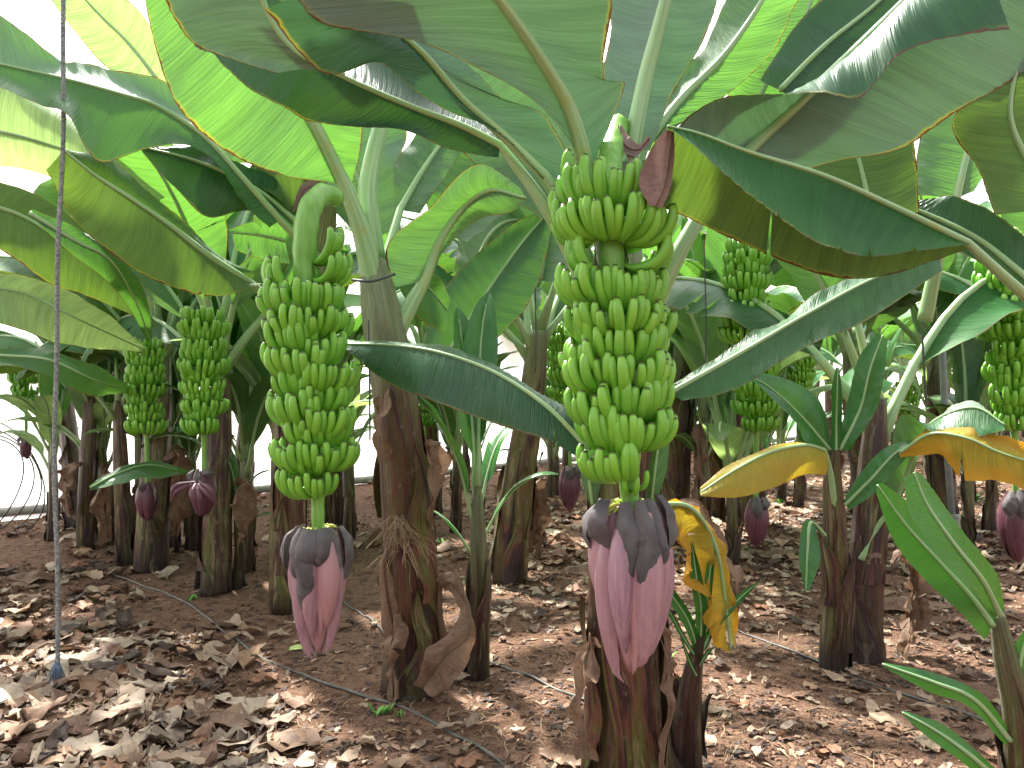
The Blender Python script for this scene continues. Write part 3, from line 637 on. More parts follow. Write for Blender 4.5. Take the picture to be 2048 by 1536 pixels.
leaf(p2, mid=[(800, 560, 3.6), (850, 570, 3.7), (895, 620, 3.75)], A=[(800, 545, 3.6), (870, 548, 3.7), (902, 600, 3.75)], B=[(800, 580, 3.6), (840, 640, 3.7), (890, 665, 3.75)], r=(.01, .004), fa='T', fb='T', mat='leaf', wav=.01, N=30)
for mid, wd, mt, d_ in (([(760, 470), (700, 300), (700, 150), (760, -20)], 110, 'leaf', 4.2), ([(900, 470), (960, 330), (1000, 180), (1020, 40)], 120, 'leaf_pale', 4.3), ([(1120, 420), (1040, 260), (930, 130), (860, 20)], 115, 'leaf', 4.0),
                    ([(700, 330), (560, 280), (470, 260), (380, 270)], 60, 'leaf', 4.0), ([(1080, 560), (1110, 400), (1160, 260), (1180, 120)], 110, 'leaf', 4.6), ([(940, 560), (980, 470), (1030, 440), (1090, 460)], 70, 'leaf_pale', 4.6)):
    n = len(mid); A, B, m3 = [], [], []
    for i, (x_, y_) in enumerate(mid):
        q1 = mid[min(i + 1, n - 1)]; q0 = mid[max(i - 1, 0)]; tx, ty = q1[0] - q0[0], q1[1] - q0[1]; l = math.hypot(tx, ty); w_ = wd * [.35, 1, 1, .4][i]
        m3.append((x_, y_, d_ + .1 * i)); A.append((x_ - ty / l * w_, y_ + tx / l * w_, d_ + .1 * i - .12)); B.append((x_ + ty / l * w_, y_ - tx / l * w_, d_ + .1 * i + .12))
    leaf(p2, mid=m3, A=A, B=B, r=(.02, .005), fa='U', fb='U', mat=mt, wav=.04, N=50)
# curled withered leaf at the foot
leaf(p2, mid=[(880, 1170, 3.45), (905, 1165, 3.42), (935, 1210, 3.38), (935, 1270, 3.33), (890, 1310, 3.28), (845, 1375, 3.3)],
     A=[(872, 1165, 3.47), (910, 1150, 3.45), (945, 1220, 3.42), (952, 1290, 3.36), (920, 1345, 3.3), (870, 1392, 3.28)],
     B=[(885, 1180, 3.44), (898, 1178, 3.4), (920, 1220, 3.36), (900, 1265, 3.3), (850, 1310, 3.24), (826, 1372, 3.28)],
     pet=[(893, 1290, 3.5), (880, 1230, 3.48), (880, 1170, 3.45)], r=(.012, .006), fa='U', fb='T', mat='dry', wav=.03, crumple=.025, N=44, M_=10, name='dead_leaf', label="curled brown dead leaf at the foot")
leaf(p2, mid=[(850, 880, 3.6), (865, 930, 3.62), (860, 980, 3.64)], A=[(860, 875, 3.6), (905, 915, 3.62), (870, 990, 3.64)], B=[(842, 880, 3.6), (845, 930, 3.6), (850, 980, 3.62)], r=(.006, .003), fa='U', fb='U', mat='dry', wav=.02, crumple=.02, N=24, M_=8, name='dead_leaf')
# dry split sheath on the left of the foot
leaf(p2, mid=[(765, 1110, 3.42), (775, 1200, 3.44), (795, 1290, 3.46), (815, 1370, 3.46)], A=[(770, 1100, 3.42), (795, 1200, 3.42), (815, 1290, 3.44), (835, 1365, 3.44)], B=[(758, 1115, 3.44), (760, 1200, 3.48), (778, 1290, 3.5), (795, 1365, 3.5)], r=(.008, .006), fa='U', fb='U', mat='dry', wav=.01, crumple=.012, N=30, M_=6, name='sheath')

def flap(pl_, px, py, d, az, l, w_, seed):
    rr = random.Random(seed); c = np.array(P(px, py, d)); o_ = np.array([math.sin(R(az)), -math.cos(R(az)), 0]); sv = np.array([math.cos(R(az)), math.sin(R(az)), 0])
    mid = [c, c + o_ * .03 + np.array([0, 0, .015]), c + o_ * .055 - np.array([0, 0, l * .45]), c + o_ * .035 - np.array([0, 0, l])]
    A = [m + sv * q * w_ + o_ * rr.uniform(-.02, .02) for m, q in zip(mid, (.5, .9, 1.1, .3))]; B = [m - sv * q * w_ + o_ * rr.uniform(-.02, .02) for m, q in zip(mid, (.5, .8, .7, .5))]
    me, _ = blade_mesh("dead_leaf", mid, A, B, M['dry'], 'X', 'X', tuple(o_), (.25, -.25), .03, 30, 8, crumple=.045, ta=[(.6, .3)])
    link("dead_leaf", me, pl_, True)
flap(p2, 775, 800, 3.36, -25, .26, .035, 1); flap(p2, 850, 900, 3.40, 50, .34, .04, 2); flap(p2, 800, 1240, 3.42, -40, .36, .045, 3)
flap(p1, 1195, 1290, 2.38, -60, .34, .028, 4); flap(p1, 1300, 1260, 2.38, 65, .42, .026, 5)
# 3: left bunch
ax2 = [P(672, 396, 3.0), P(645, 388, 2.90), P(622, 415, 2.83), P(611, 475, 2.8), P(612, 560, 2.8), P(620, 760, 2.8), P(632, 930, 2.8), P(636, 1010, 2.8), P(636, 1068, 2.8)]
H2 = [(562, 85, 75, 7, .88), (620, -72, 95, 9, .9), (668, 24, 180, 15, .84), (738, -44, 160, 13, .9), (764, 58, 110, 9, .88), (838, -48, 150, 13, .9), (856, 54, 120, 10, .88), (930, -5, 220, 17, .87), (980, -30, 165, 11, .76)]
bunch("long green banana bunch left of the middle, its bud wrapped in grey petals", ax2, [.036, .043, .041, .036, .031, .027, .021], H2, True, 8, bud_len=.43, bud_r=.076, budmat='bract', dried=[(-1.0, 0, .55, .6), (1.0, 0, .70, .55), (-.35, 0, .80, .55), (.45, .0, .42, .5), (-.1, .0, .40, .5), (1.9, 0, .6, .6), (-1.9, 0, .5, .6), (2.9, 0, .5, .6)], florets=True)
# its plant, half hidden behind it
b3 = G(572, 1222, -.02)
p3 = plant(b3, "pair of brown banana stems half hidden behind the long bunch left of the middle")
trunk(p3, [b3, P(578, 1100, 4.75), P(580, 900, 4.7), P(590, 700, 4.6), P(640, 500, 4.4), P(655, 385, 4.2)], [.10, .095, .09, .085, .075, .05], seed=3, sheaths=5)
bb = G(680, 1060, -.02)
trunk(p3, [bb, P(680, 1000, bb.y), P(672, 900, bb.y), P(660, 760, bb.y)], [.10, .10, .09, .07], seed=9, sheaths=3)
leaf(p3, mid=[(500, 565, 4.2), (420, 512, 4.0), (340, 450, 3.85), (260, 395, 3.7), (190, 350, 3.6), (127, 300, 3.5)],
     A=[(520, 575, 4.2), (430, 592, 4.0), (330, 570, 3.85), (240, 520, 3.7), (150, 440, 3.6), (92, 340, 3.5)],
     B=[(510, 545, 4.22), (440, 508, 4.1), (370, 450, 3.95), (290, 378, 3.8), (210, 318, 3.7), (132, 298, 3.52)],
     pet=[(600, 690, 4.6), (560, 620, 4.4), (500, 565, 4.2)], r=(.022, .005), rp=.035, fa='U', fb='T', mat='leaf_old', wav=.02, bulge=(.06, .1), N=70, M_=12, ta=[(.25, .6)])
leaf(p3, mid=[(600, 450, 4.2), (530, 390, 4.1), (450, 345, 4.0), (370, 315, 3.95), (280, 293, 3.9)],
     A=[(590, 460, 4.2), (500, 420, 4.05), (415, 432, 3.95), (350, 375, 3.9), (285, 305, 3.9)],
     B=[(600, 415, 4.25), (540, 355, 4.2), (460, 318, 4.1), (380, 300, 4.0), (285, 288, 3.9)],
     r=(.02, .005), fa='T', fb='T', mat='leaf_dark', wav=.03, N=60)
leaf(p3, mid=[(560, 440, 4.1), (480, 350, 3.95), (410, 275, 3.85), (320, 215, 3.75), (240, 188, 3.65), (120, 155, 3.55), (-60, 115, 3.4)],
     A=[(540, 410, 4.15), (450, 305, 4.05), (405, 240, 3.95), (320, 172, 3.85), (200, 132, 3.75), (100, 105, 3.6), (-60, -30, 3.5)],
     B=[(540, 455, 4.05), (470, 375, 3.9), (400, 300, 3.8), (285, 300, 3.65), (190, 320, 3.5), (120, 225, 3.45), (-60, 160, 3.35)],
     r=(.02, .005), rp=.03, fa='U', fb='T', mat='leaf', wav=.03, N=80, M_=12, pet=[(640, 520, 4.4), (600, 480, 4.2), (560, 440, 4.1)])
leaf(p3, mid=[(570, 480, 4.3), (520, 470, 4.25), (465, 465, 4.2)], A=[(580, 440, 4.3), (520, 440, 4.25), (455, 460, 4.2)], B=[(580, 530, 4.3), (530, 520, 4.25), (470, 500, 4.2)], r=(.01, .004), fa='U', fb='U', mat='leaf_pale', N=40, ta=[(.5, .3)], tb=[(.4, .2), (.75, .3)])
leaf(p3, mid=[(640, 360, 4.3), (590, 340, 4.2), (520, 330, 4.2), (500, 360, 4.15)], A=[(650, 330, 4.3), (600, 310, 4.25), (540, 300, 4.2), (500, 340, 4.15)], B=[(630, 385, 4.3), (595, 430, 4.2), (560, 400, 4.1), (510, 370, 4.1)], r=(.01, .004), fa='U', fb='U', mat='leaf_old', N=40)
leaf(p3, mid=[(650, 370, 2.95), (610, 380, 2.88), (592, 420, 2.85)], A=[(655, 362, 2.95), (605, 370, 2.86), (585, 425, 2.85)], B=[(645, 378, 2.93), (618, 388, 2.87), (600, 428, 2.84)], r=(.003, .002), fa='U', fb='U', mat='dry_purple', crumple=.01, N=20, M_=5, name='dried_bract')

# 4: plant out of frame to the right: the great folded leaf
b4 = Vector((2.35, 2.9, 0)); p4 = plant(b4, "banana plant beyond the right edge whose huge folded leaf reaches across the upper right")
trunk(p4, [b4, b4 + Vector((0, 0, 1)), b4 + Vector((-.05, 0, 2.1))], [.14, .11, .06], seed=4)
leaf(p4, mid=[(1935, 485, 2.12), (1790, 415, 2.08), (1650, 352, 2.04), (1500, 305, 2.0), (1400, 268, 1.97), (1335, 252, 1.95)],
     A=[(1940, 490, 2.10), (1760, 512, 1.98), (1665, 500, 1.92), (1565, 425, 1.9), (1430, 330, 1.9), (1342, 262, 1.92)],
     B=[(1930, 500, 2.15), (1790, 552, 2.18), (1640, 548, 2.16), (1470, 482, 2.12), (1370, 435, 2.08), (1290, 400, 2.02)],
     pet=[(2300, 800, 2.5), (2180, 690, 2.35), (2050, 590, 2.22), (1935, 485, 2.12)], r=(.012, .003), rp=.032, fa='T', fb='U', mat='leaf_old', wav=.014, bulge=(-.10, .06), N=100, M_=16, ta=[(.38, .72), (.24, .78), (.13, .82), (.6, .9)], tb=[(.52, .35)])
leaf(p4, mid=[(1345, 262, 1.955), (1338, 320, 1.96), (1330, 370, 1.965), (1312, 412, 1.975)], A=[(1330, 258, 1.945), (1295, 310, 1.95), (1278, 365, 1.955), (1300, 412, 1.97)], B=[(1350, 262, 1.96), (1348, 320, 1.97), (1342, 370, 1.97), (1325, 414, 1.98)],
     r=(.002, .002), fa='U', fb='U', mat='dry_purple', wav=.005, crumple=.004, bulge=(.12, .1), N=24, M_=8, name='dried_tip')
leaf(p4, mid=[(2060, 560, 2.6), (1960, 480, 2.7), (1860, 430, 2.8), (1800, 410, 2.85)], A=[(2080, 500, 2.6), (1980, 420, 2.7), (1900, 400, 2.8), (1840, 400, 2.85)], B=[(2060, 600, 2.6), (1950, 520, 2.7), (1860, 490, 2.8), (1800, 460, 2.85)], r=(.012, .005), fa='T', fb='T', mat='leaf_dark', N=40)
leaf(p4, mid=[(2120, 420, 2.5), (2060, 330, 2.5), (2020, 230, 2.5), (2040, 100, 2.5)], A=[(1990, 430, 2.5), (1955, 330, 2.52), (1908, 240, 2.52), (1985, 140, 2.55)], B=[(2200, 420, 2.5), (2170, 330, 2.5), (2150, 230, 2.5), (2150, 100, 2.5)], r=(.018, .006), fa='U', fb='U', mat='leaf_old', N=40)
leaf(p4, mid=[(1910, 400, 3.2), (1935, 300, 3.25), (1965, 200, 3.3), (2010, 80, 3.3)], A=[(1830, 390, 3.2), (1835, 300, 3.3), (1860, 200, 3.35), (1900, 80, 3.3)], B=[(1950, 380, 3.2), (2010, 300, 3.3), (2060, 200, 3.35), (2100, 80, 3.3)], pet=[(1850, 640, 3.3), (1880, 500, 3.2), (1910, 400, 3.2)], r=(.022, .008), fa='U', fb='U', mat='leaf_pale', N=50)
leaf(p4, mid=[(1740, 420, 2.75), (1725, 350, 2.8), (1700, 250, 2.85), (1690, 180, 2.85)], A=[(1842, 420, 2.75), (1836, 330, 2.8), (1820, 250, 2.85), (1780, 180, 2.85)], B=[(1650, 420, 2.75), (1620, 350, 2.8), (1590, 270, 2.85), (1600, 180, 2.85)], r=(.012, .005), fa='U', fb='U', mat='leaf_old', N=40)
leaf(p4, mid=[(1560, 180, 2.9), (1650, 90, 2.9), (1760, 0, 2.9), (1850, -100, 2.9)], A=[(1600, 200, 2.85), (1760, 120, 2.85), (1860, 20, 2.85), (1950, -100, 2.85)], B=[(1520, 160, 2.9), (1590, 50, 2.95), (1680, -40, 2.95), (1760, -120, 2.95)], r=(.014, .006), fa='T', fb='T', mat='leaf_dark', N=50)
leaf(p4, mid=[(1500, 240, 3.1), (1540, 150, 3.1), (1600, 60, 3.1), (1640, -60, 3.1)], A=[(1560, 240, 3.1), (1640, 160, 3.1), (1710, 60, 3.1), (1740, -60, 3.1)], B=[(1440, 240, 3.1), (1470, 150, 3.1), (1520, 80, 3.1), (1550, -60, 3.1)], r=(.012, .006), fa='U', fb='U', mat='leaf_pale', N=50)

# plant out of frame overhead: grey leaf tip at the top
b5 = Vector((-1.9, 2.0, 0)); p5 = plant(b5, "banana plant left of the viewer whose grey leaf hangs in from the top edge")
trunk(p5, [b5, b5 + Vector((0, 0, 1.2)), b5 + Vector((.05, 0, 2.4))], [.14, .12, .07], seed=5)
leaf(p5, mid=[(420, -190, 1.75), (500, -60, 1.8), (548, 50, 1.86), (605, 112, 1.9), (690, 150, 1.93)], A=[(180, -190, 1.75), (290, -70, 1.8), (345, 40, 1.86), (400, 95, 1.92), (560, 136, 1.94)],
     r=(.012, .004), fa='U', fb='T', mat='leaf_grey', wav=.015, N=50)
leaf(p5, mid=[(560, -180, 2.1), (640, -60, 2.1), (730, 30, 2.1), (840, 60, 2.1)], A=[(480, -120, 2.05), (560, 0, 2.05), (640, 110, 2.05), (800, 100, 2.08)], B=[(700, -180, 2.15), (760, -60, 2.15), (830, 0, 2.15), (870, 40, 2.12)], r=(.012, .004), fa='T', fb='T', mat='leaf', N=50)

# ---------------------------------------------------------------- generic leaves for the rest of the field
def gen_leaf(L, W, up0, up1, fold, seed, mat, tears=3, N=34, M_=6, wav=.03, dr=0):
    """leaf in its own coordinates: from the origin towards +X, arching"""
    rr = random.Random(seed); k = 9; mid = [np.zeros(3)]; a = up0
    pts = []
    for i in range(k):
        t = i / (k - 1); a = up0 + (up1 - up0) * t ** 1.3
        pts.append((a, t)); mid.append(mid[-1] + L / k * np.array([math.cos(R(a)), .12 * math.sin(seed + 3 * t) * t, math.sin(R(a))]))
    mid = np.array(mid); ns = len(mid); A, B = [], []
    for i in range(ns):
        t = i / (ns - 1); ww = W * (max(0, math.sin(math.pi * min(1, t * .97 + .02))) ** .55) * (.8 + .25 * (1 - t))
        if i == 0: ww = .02 * W / .3
        T = mid[min(i + 1, ns - 1)] - mid[max(i - 1, 0)]; T /= np.linalg.norm(T)
        side = np.array([0, 1.0, 0]); side = side - T * side.dot(T); side /= np.linalg.norm(side); up = np.cross(T, side); up *= np.sign(up[2] + 1e-6)
        fa = R(fold + 14 * math.sin(seed + 4 * t)); fb = R(fold + 14 * math.cos(seed * 2 + 5 * t))
        A.append(mid[i] + ww * (side * math.cos(fa) - up * math.sin(fa)) + T * ww * .25); B.append(mid[i] + ww * (-side * math.cos(fb) - up * math.sin(fb)) + T * ww * .25)
    tt = lambda: [(rr.uniform(.15, .9), rr.uniform(.1, .7)) for _ in range(rr.randrange(tears + 1))]
    T0 = mid[1] - mid[0]; upd = (-math.sin(R((up0 + up1) / 2)), 0, math.cos(R((up0 + up1) / 2)))
    me, mm = blade_mesh("leaf", mid, A, B, M[mat], 'X', 'X', upd, (.07, -.07), wav, N, M_, tt(), tt())
    pl_ = L * .22; d0 = (mm[1] - mm[0]) / np.linalg.norm(mm[1] - mm[0])
    path = [mm[0] - d0 * pl_ + np.array([-.02, 0, -pl_ * .25]), mm[0] - d0 * pl_ * .5 - np.array([0, 0, pl_ * .05])] + list(mm[::3])
    n = len(path); rd = [.03 * L / 1.8 * (1 - .85 * (i / (n - 1)) ** .7) + .002 for i in range(n)]; rd[0] *= 1.5
    V, Fc, U = tube_geo(path, rd, 7)
    mrm = mesh("midrib", V, Fc, M['petiole'], U)
    return me, mrm, np.array(path[0])
POOL = {'big': [], 'young': [], 'far': []}
for i, (L, W, u0, u1, fo) in enumerate([(1.7, .30, 68, 5, 18), (1.8, .32, 55, -35, 28), (1.6, .28, 78, 40, 10), (1.9, .30, 48, -60, 40), (1.5, .3, 60, -10, 25), (1.75, .33, 72, 20, 5), (1.6, .27, 35, -55, 50)]):
    POOL['big'].append(gen_leaf(L, W, u0, u1, fo, i + 11, ['leaf', 'leaf', 'leaf_pale', 'leaf_old', 'leaf', 'leaf_pale', 'leaf_old'][i]))
    POOL['far'].append(gen_leaf(L, W, u0, u1, fo, i + 51, ['leaf', 'leaf_pale', 'leaf_pale', 'leaf', 'leaf', 'leaf_pale', 'leaf_old'][i], 3, 18, 4))
for i, (L, W, u0, u1, fo) in enumerate([(.60, .075, 80, 35, -20), (.5, .06, 65, 0, -10), (.7, .09, 85, 60, -25), (.45, .05, 50, -30, 0)]):
    POOL['young'].append(gen_leaf(L, W, u0, u1, fo, i + 31, 'leaf_young', 0, 24, 5, .008))
POOL['lit'] = [gen_leaf(L, W, u0, u1, fo, i + 71, 'leaf_lit' if i % 2 else 'leaf_pale', 0, 24, 5, .01) for i, (L, W, u0, u1, fo) in enumerate([(.6, .085, 80, 35, -20), (.5, .07, 65, 0, -10), (.7, .10, 85, 60, -25), (.45, .06, 50, -30, 0)])]
def put_leaf(pl_, kind, vi, at, az, s, tilt=0.0):
    me, mr, base = POOL[kind][vi % len(POOL[kind])]
    o = bpy.data.objects.new("leaf", me); COL.objects.link(o); o.parent = pl_
    e = Euler((0, R(tilt), R(az))); o.rotation_euler = e; o.scale = (s, s, s)
    o.location = Vector(at) - pl_.location - (e.to_matrix() @ Vector(base)) * s
    m_ = bpy.data.objects.new("midrib", mr); COL.objects.link(m_); m_.parent = o
    return o
def gplant(x, y, h, label, seed, group="banana plants in the rows", lean=(0, 0), r=.10, nl=9, kind='big', avoid=None, skirt=True, sc_=1.0, only=None):
    rr = random.Random(seed); base = Vector((x, y, gh(x, y) - .02)); pl_ = plant(base, label, group)
    top = base + Vector((lean[0], lean[1], h))
    trunk(pl_, [base, base.lerp(top, .35) + Vector((-lean[0] * .1, 0, 0)), base.lerp(top, .7), top], [r, r * .9, r * .78, r * .5], seed=seed, sheaths=4 if y < 9 else 2, n=18)
    azs = only or [i * 137 + seed * 40 + rr.uniform(-15, 15) for i in range(nl)]
    for i, az in enumerate(azs):
        if avoid and any(abs((az - a + 180) % 360 - 180) < b for a, b in avoid): continue
        t = i / max(1, len(azs) - 1); f = .78 + .22 * t
        vi = rr.choice([3, 6, 1, 3] if t < .35 else [1, 4, 0, 5] if t < .75 else [2, 0, 5])
        put_leaf(pl_, kind, vi, base.lerp(top, f), az, sc_ * rr.uniform(.82, 1.08), rr.uniform(-8, 8))
    if skirt:      # withered leaves hanging down the stem
        for j in range(2):
            a = rr.uniform(0, 6.28); c = base.lerp(top, rr.uniform(.35, .55)); o_ = np.array([math.cos(a), math.sin(a), 0]); sdv = np.array([-math.sin(a), math.cos(a), 0]); l = rr.uniform(.35, .6)
            mid = [np.array(c) + o_ * (r + .01), np.array(c) + o_ * (r + .10) + np.array([0, 0, .02]), np.array(c) + o_ * (r + .13) - np.array([0, 0, l * .5]), np.array(c) + o_ * (r + .08) - np.array([0, 0, l])]
            A = [m_ + sdv * w_ for m_, w_ in zip(mid, (.02, .07, .10, .03))]; B = [m_ - sdv * w_ + o_ * .03 for m_, w_ in zip(mid, (.02, .05, .08, .05))]
            me, _ = blade_mesh("dead_leaf", mid, A, B, M['dry'], 'X', 'X', tuple(o_), (.3, -.2), .05, 30, 8, crumple=.075)
            link("dead_leaf", me, pl_, True)
    return pl_, top
def gb(px, py): g = G(px, py); return g.x, g.y
def young(px, py, h, label, seed, n=6, r=.03, s=1.0, lean=(0, 0), azs=None, d=None, mat='stem_green', kind='young'):
    rr = random.Random(seed)
    if d: x, y = (px - 1024) / F * d, d
    else: x, y = gb(px, py)
    base = Vector((x, y, gh(x, y) - .01)); pl_ = plant(base, label, "young banana shoots", "banana shoot", "banana_shoot")
    top = base + Vector((lean[0], lean[1], h))
    trunk(pl_, [base, base.lerp(top, .4) + Vector((.01, 0, 0)), base.lerp(top, .8), top], [r * 1.25, r, r * .8, r * .35], mat=mat, seed=seed, sheaths=3, n=14)
    azs = azs or [i * 137 + seed * 57 for i in range(n)]
    for i, az in enumerate(azs):
        t = i / max(1, len(azs) - 1)
        put_leaf(pl_, kind, [3, 1, 0, 1, 2, 0][i % 6] if t < .99 else 2, base.lerp(top, .6 + .38 * t), az, s * rr.uniform(.8, 1.15), rr.uniform(-6, 6))
    return pl_, top
# plants one can tell apart: (px, py of the foot)
x, y = gb(430, 1188); gplant(x, y, 1.75, "banana plant behind the bunch with spreading purple petals, ragged dry leaf on its right", 21, r=.10, lean=(.0, .1), only=[150, 200, 20, 330, 260, 90, 180, 60])
x, y = gb(300, 1138); gplant(x, y, 1.75, "dark banana plant left of the one with spreading purple petals, closed bud before its stem", 22, r=.12, lean=(.05, .1), only=[160, 215, 40, 350, 95, 180, 240])
x, y = gb(1018, 1160); gplant(x, y, 1.8, "leaning banana plant in the middle, just right of a slender green shoot", 23, r=.125, lean=(.22, 0), only=[100, 60, 150, 200, 20, 120, 330])
x, y = gb(1725, 1312); gplant(x, y, 1.35, "banana plant on the right with a smaller stem grown against its front", 24, r=.095, lean=(.12, .1), only=[20, 70, 140, 190, 110])
x, y = gb(1480, 1052); gplant(x, y, 1.8, "banana plant behind the maroon bud hanging under the yellow leaf", 25, r=.13, lean=(-.1, 0), nl=8)
x, y = gb(1345, 1090); gplant(x, y, 2.0, "dark banana stem just right of and behind the largest bunch", 26, r=.12, lean=(.1, 0), only=[30, 80, 130, 170, 340])
x, y = gb(1890, 1050); gplant(x, y, 2.0, "dark brown banana plant right behind the thin metal pole", 27, r=.12, lean=(-.1, 0), nl=8)
x, y = gb(170, 1100); gplant(x, y, 1.5, "slim banana plant second from the left end of the row", 28, r=.07, lean=(.05, 0), nl=6, sc_=.85)
x, y = gb(250, 1125); gplant(x, y, 1.3, "short slim banana stem touching the left side of a thick dark stem", 29, r=.07, lean=(-.05, 0), nl=4, sc_=.7)
x, y = gb(148, 1060); gplant(x, y, 1.9, "banana plant at the left end of the row against the white screen", 30, r=.09, lean=(-.3, .3), nl=8)
x, y = gb(2030, 1110); gplant(x + .35, y, 2.1, "banana plant at the right edge behind the hanging dark bunch", 31, r=.12, lean=(-.1, 0), only=[170, 120, 60, 210, 90])
# the front stem of the pair on the right, with its own leaves and the yellow leaf
x, y = gb(1668, 1330); bs = Vector((x, y, gh(x, y) - .02))
p6 = plant(bs, "young banana plant on the right with a drooping yellow leaf, against a thicker stem", "young banana shoots", "banana plant")
trunk(p6, [bs, P(1672, 1200, 3.84), P(1670, 1060, 3.82), P(1665, 960, 3.8), P(1668, 900, 3.8)], [.072, .064, .055, .042, .025], mat='stem', seed=14, sheaths=4)
leaf(p6, mid=[(1650, 900, 3.72), (1610, 890, 3.66), (1540, 905, 3.6), (1470, 940, 3.55), (1400, 985, 3.5)], A=[(1655, 950, 3.70), (1610, 950, 3.62), (1550, 975, 3.54), (1480, 995, 3.5), (1402, 992, 3.48)], B=[(1650, 895, 3.74), (1600, 886, 3.7), (1530, 898, 3.66), (1460, 930, 3.6), (1400, 975, 3.52)],
     pet=[(1668, 1010, 3.78), (1662, 950, 3.75), (1650, 900, 3.72)], r=(.010, .004), rp=.02, fa='U', fb='T', mat='leaf_gold', N=60, M_=10, name='dying_leaf', label="drooping yellow leaf", wav=.012)
for mid, A, B in (([(1660, 900, 3.8), (1600, 830, 3.75), (1540, 775, 3.7), (1490, 748, 3.65)], [(1640, 920, 3.78), (1610, 880, 3.7), (1580, 830, 3.65), (1492, 752, 3.64)], [(1665, 890, 3.82), (1640, 800, 3.8), (1560, 755, 3.75), (1495, 745, 3.68)]),
                  ([(1672, 910, 3.8), (1672, 850, 3.8), (1674, 780, 3.8), (1676, 735, 3.8)], [(1680, 910, 3.8), (1684, 850, 3.78), (1684, 780, 3.78), (1678, 735, 3.8)], [(1664, 910, 3.8), (1662, 850, 3.78), (1664, 780, 3.78), (1672, 735, 3.8)]),
                  ([(1680, 900, 3.8), (1720, 820, 3.78), (1740, 740, 3.75), (1765, 670, 3.75)], [(1700, 900, 3.76), (1752, 820, 3.72), (1770, 740, 3.72), (1775, 680, 3.75)], [(1675, 890, 3.82), (1695, 800, 3.82), (1715, 720, 3.8), (1755, 665, 3.76)]),
                  ([(1665, 920, 3.8), (1630, 880, 3.85), (1610, 820, 3.9), (1600, 780, 3.9)], [(1650, 925, 3.8), (1605, 890, 3.85), (1590, 830, 3.9), (1596, 780, 3.9)], [(1672, 915, 3.8), (1648, 865, 3.85), (1630, 810, 3.9), (1606, 780, 3.9)]),
                  ([(1690, 1010, 3.75), (1740, 960, 3.7), (1800, 900, 3.65), (1870, 885, 3.6)], [(1700, 1020, 3.74), (1750, 985, 3.68), (1830, 900, 3.62), (1878, 890, 3.6)], [(1688, 1000, 3.76), (1725, 940, 3.74), (1780, 890, 3.7), (1868, 878, 3.62)]),
                  ([(1650, 1070, 3.7), (1622, 1045, 3.65), (1615, 1100, 3.6), (1612, 1180, 3.58)], [(1648, 1062, 3.7), (1610, 1040, 3.66), (1598, 1110, 3.6), (1610, 1183, 3.58)], [(1652, 1075, 3.7), (1632, 1060, 3.64), (1642, 1115, 3.58), (1618, 1183, 3.57)])):
    leaf(p6, mid=mid, A=A, B=B, r=(.010, .003), fa='T', fb='T', mat='leaf_young', wav=.008, N=36, M_=8)
# big leaf, curling, in front of the pole
leaf(p6, mid=[(1790, 1010, 3.9), (1840, 880, 3.7), (1880, 835, 3.6), (1950, 815, 3.5), (2010, 850, 3.4)], A=[(1770, 960, 3.9), (1800, 830, 3.7), (1860, 860, 3.5), (1930, 875, 3.42), (2010, 860, 3.38)], B=[(1800, 1000, 3.92), (1860, 870, 3.8), (1890, 820, 3.7), (1950, 808, 3.6), (2012, 845, 3.42)],
     pet=[(1722, 1120, 3.95), (1750, 1060, 3.95), (1790, 1010, 3.9)], r=(.012, .004), fa='U', fb='T', mat='leaf', N=50)
# slender shoots
young(955, 1350, .95, "slender green shoot right of the thick brown plant in the middle", 41, r=.045, s=1.05, azs=[170, 20, 200, 60, 120, 85], d=3.72)
s2 = Vector((P(1370, 1530, 2.75).x, 2.75, -.01)); p7 = plant(s2, "small green shoot at the foot of the largest bunch's plant", "young banana shoots", "banana shoot", "banana_shoot")
trunk(p7, [s2, P(1372, 1450, 2.73), P(1385, 1350, 2.70), P(1400, 1270, 2.68)], [.062, .052, .034, .016], mat='stem', seed=17, sheaths=4)
for mid, wd in (([(1400, 1290, 2.68), (1402, 1220, 2.66), (1392, 1150, 2.64), (1384, 1085, 2.62)], 11), ([(1402, 1290, 2.68), (1412, 1220, 2.68), (1420, 1140, 2.68), (1428, 1090, 2.68)], 8), ([(1396, 1300, 2.68), (1375, 1240, 2.66), (1340, 1185, 2.62), (1318, 1145, 2.6)], 11),
                ([(1396, 1320, 2.68), (1370, 1280, 2.66), (1340, 1225, 2.62), (1316, 1190, 2.6)], 5), ([(1405, 1300, 2.68), (1430, 1250, 2.7), (1475, 1200, 2.72), (1522, 1160, 2.74)], 9), ([(1400, 1330, 2.67), (1415, 1305, 2.65), (1432, 1292, 2.63)], 5), ([(1392, 1350, 2.66), (1378, 1320, 2.64), (1360, 1270, 2.62)], 4)):
    n = len(mid); prof = [.6] + [1.0] * (n - 2) + [.1]
    A, B = [], []
    for i, (a, b, c) in enumerate(mid):
        q = mid[min(i + 1, n - 1)]; q0 = mid[max(i - 1, 0)]; tx, ty = q[0] - q0[0], q[1] - q0[1]; l = math.hypot(tx, ty); nx_, ny_ = -ty / l, tx / l
        A.append((a + nx_ * wd * prof[i], b + ny_ * wd * prof[i], c - .01)); B.append((a - nx_ * wd * prof[i], b - ny_ * wd * prof[i], c - .012))
    leaf(p7, mid=mid, A=A, B=B, r=(.006, .002), fa='T', fb='T', mat='leaf_young', wav=.006, N=30, M_=6)
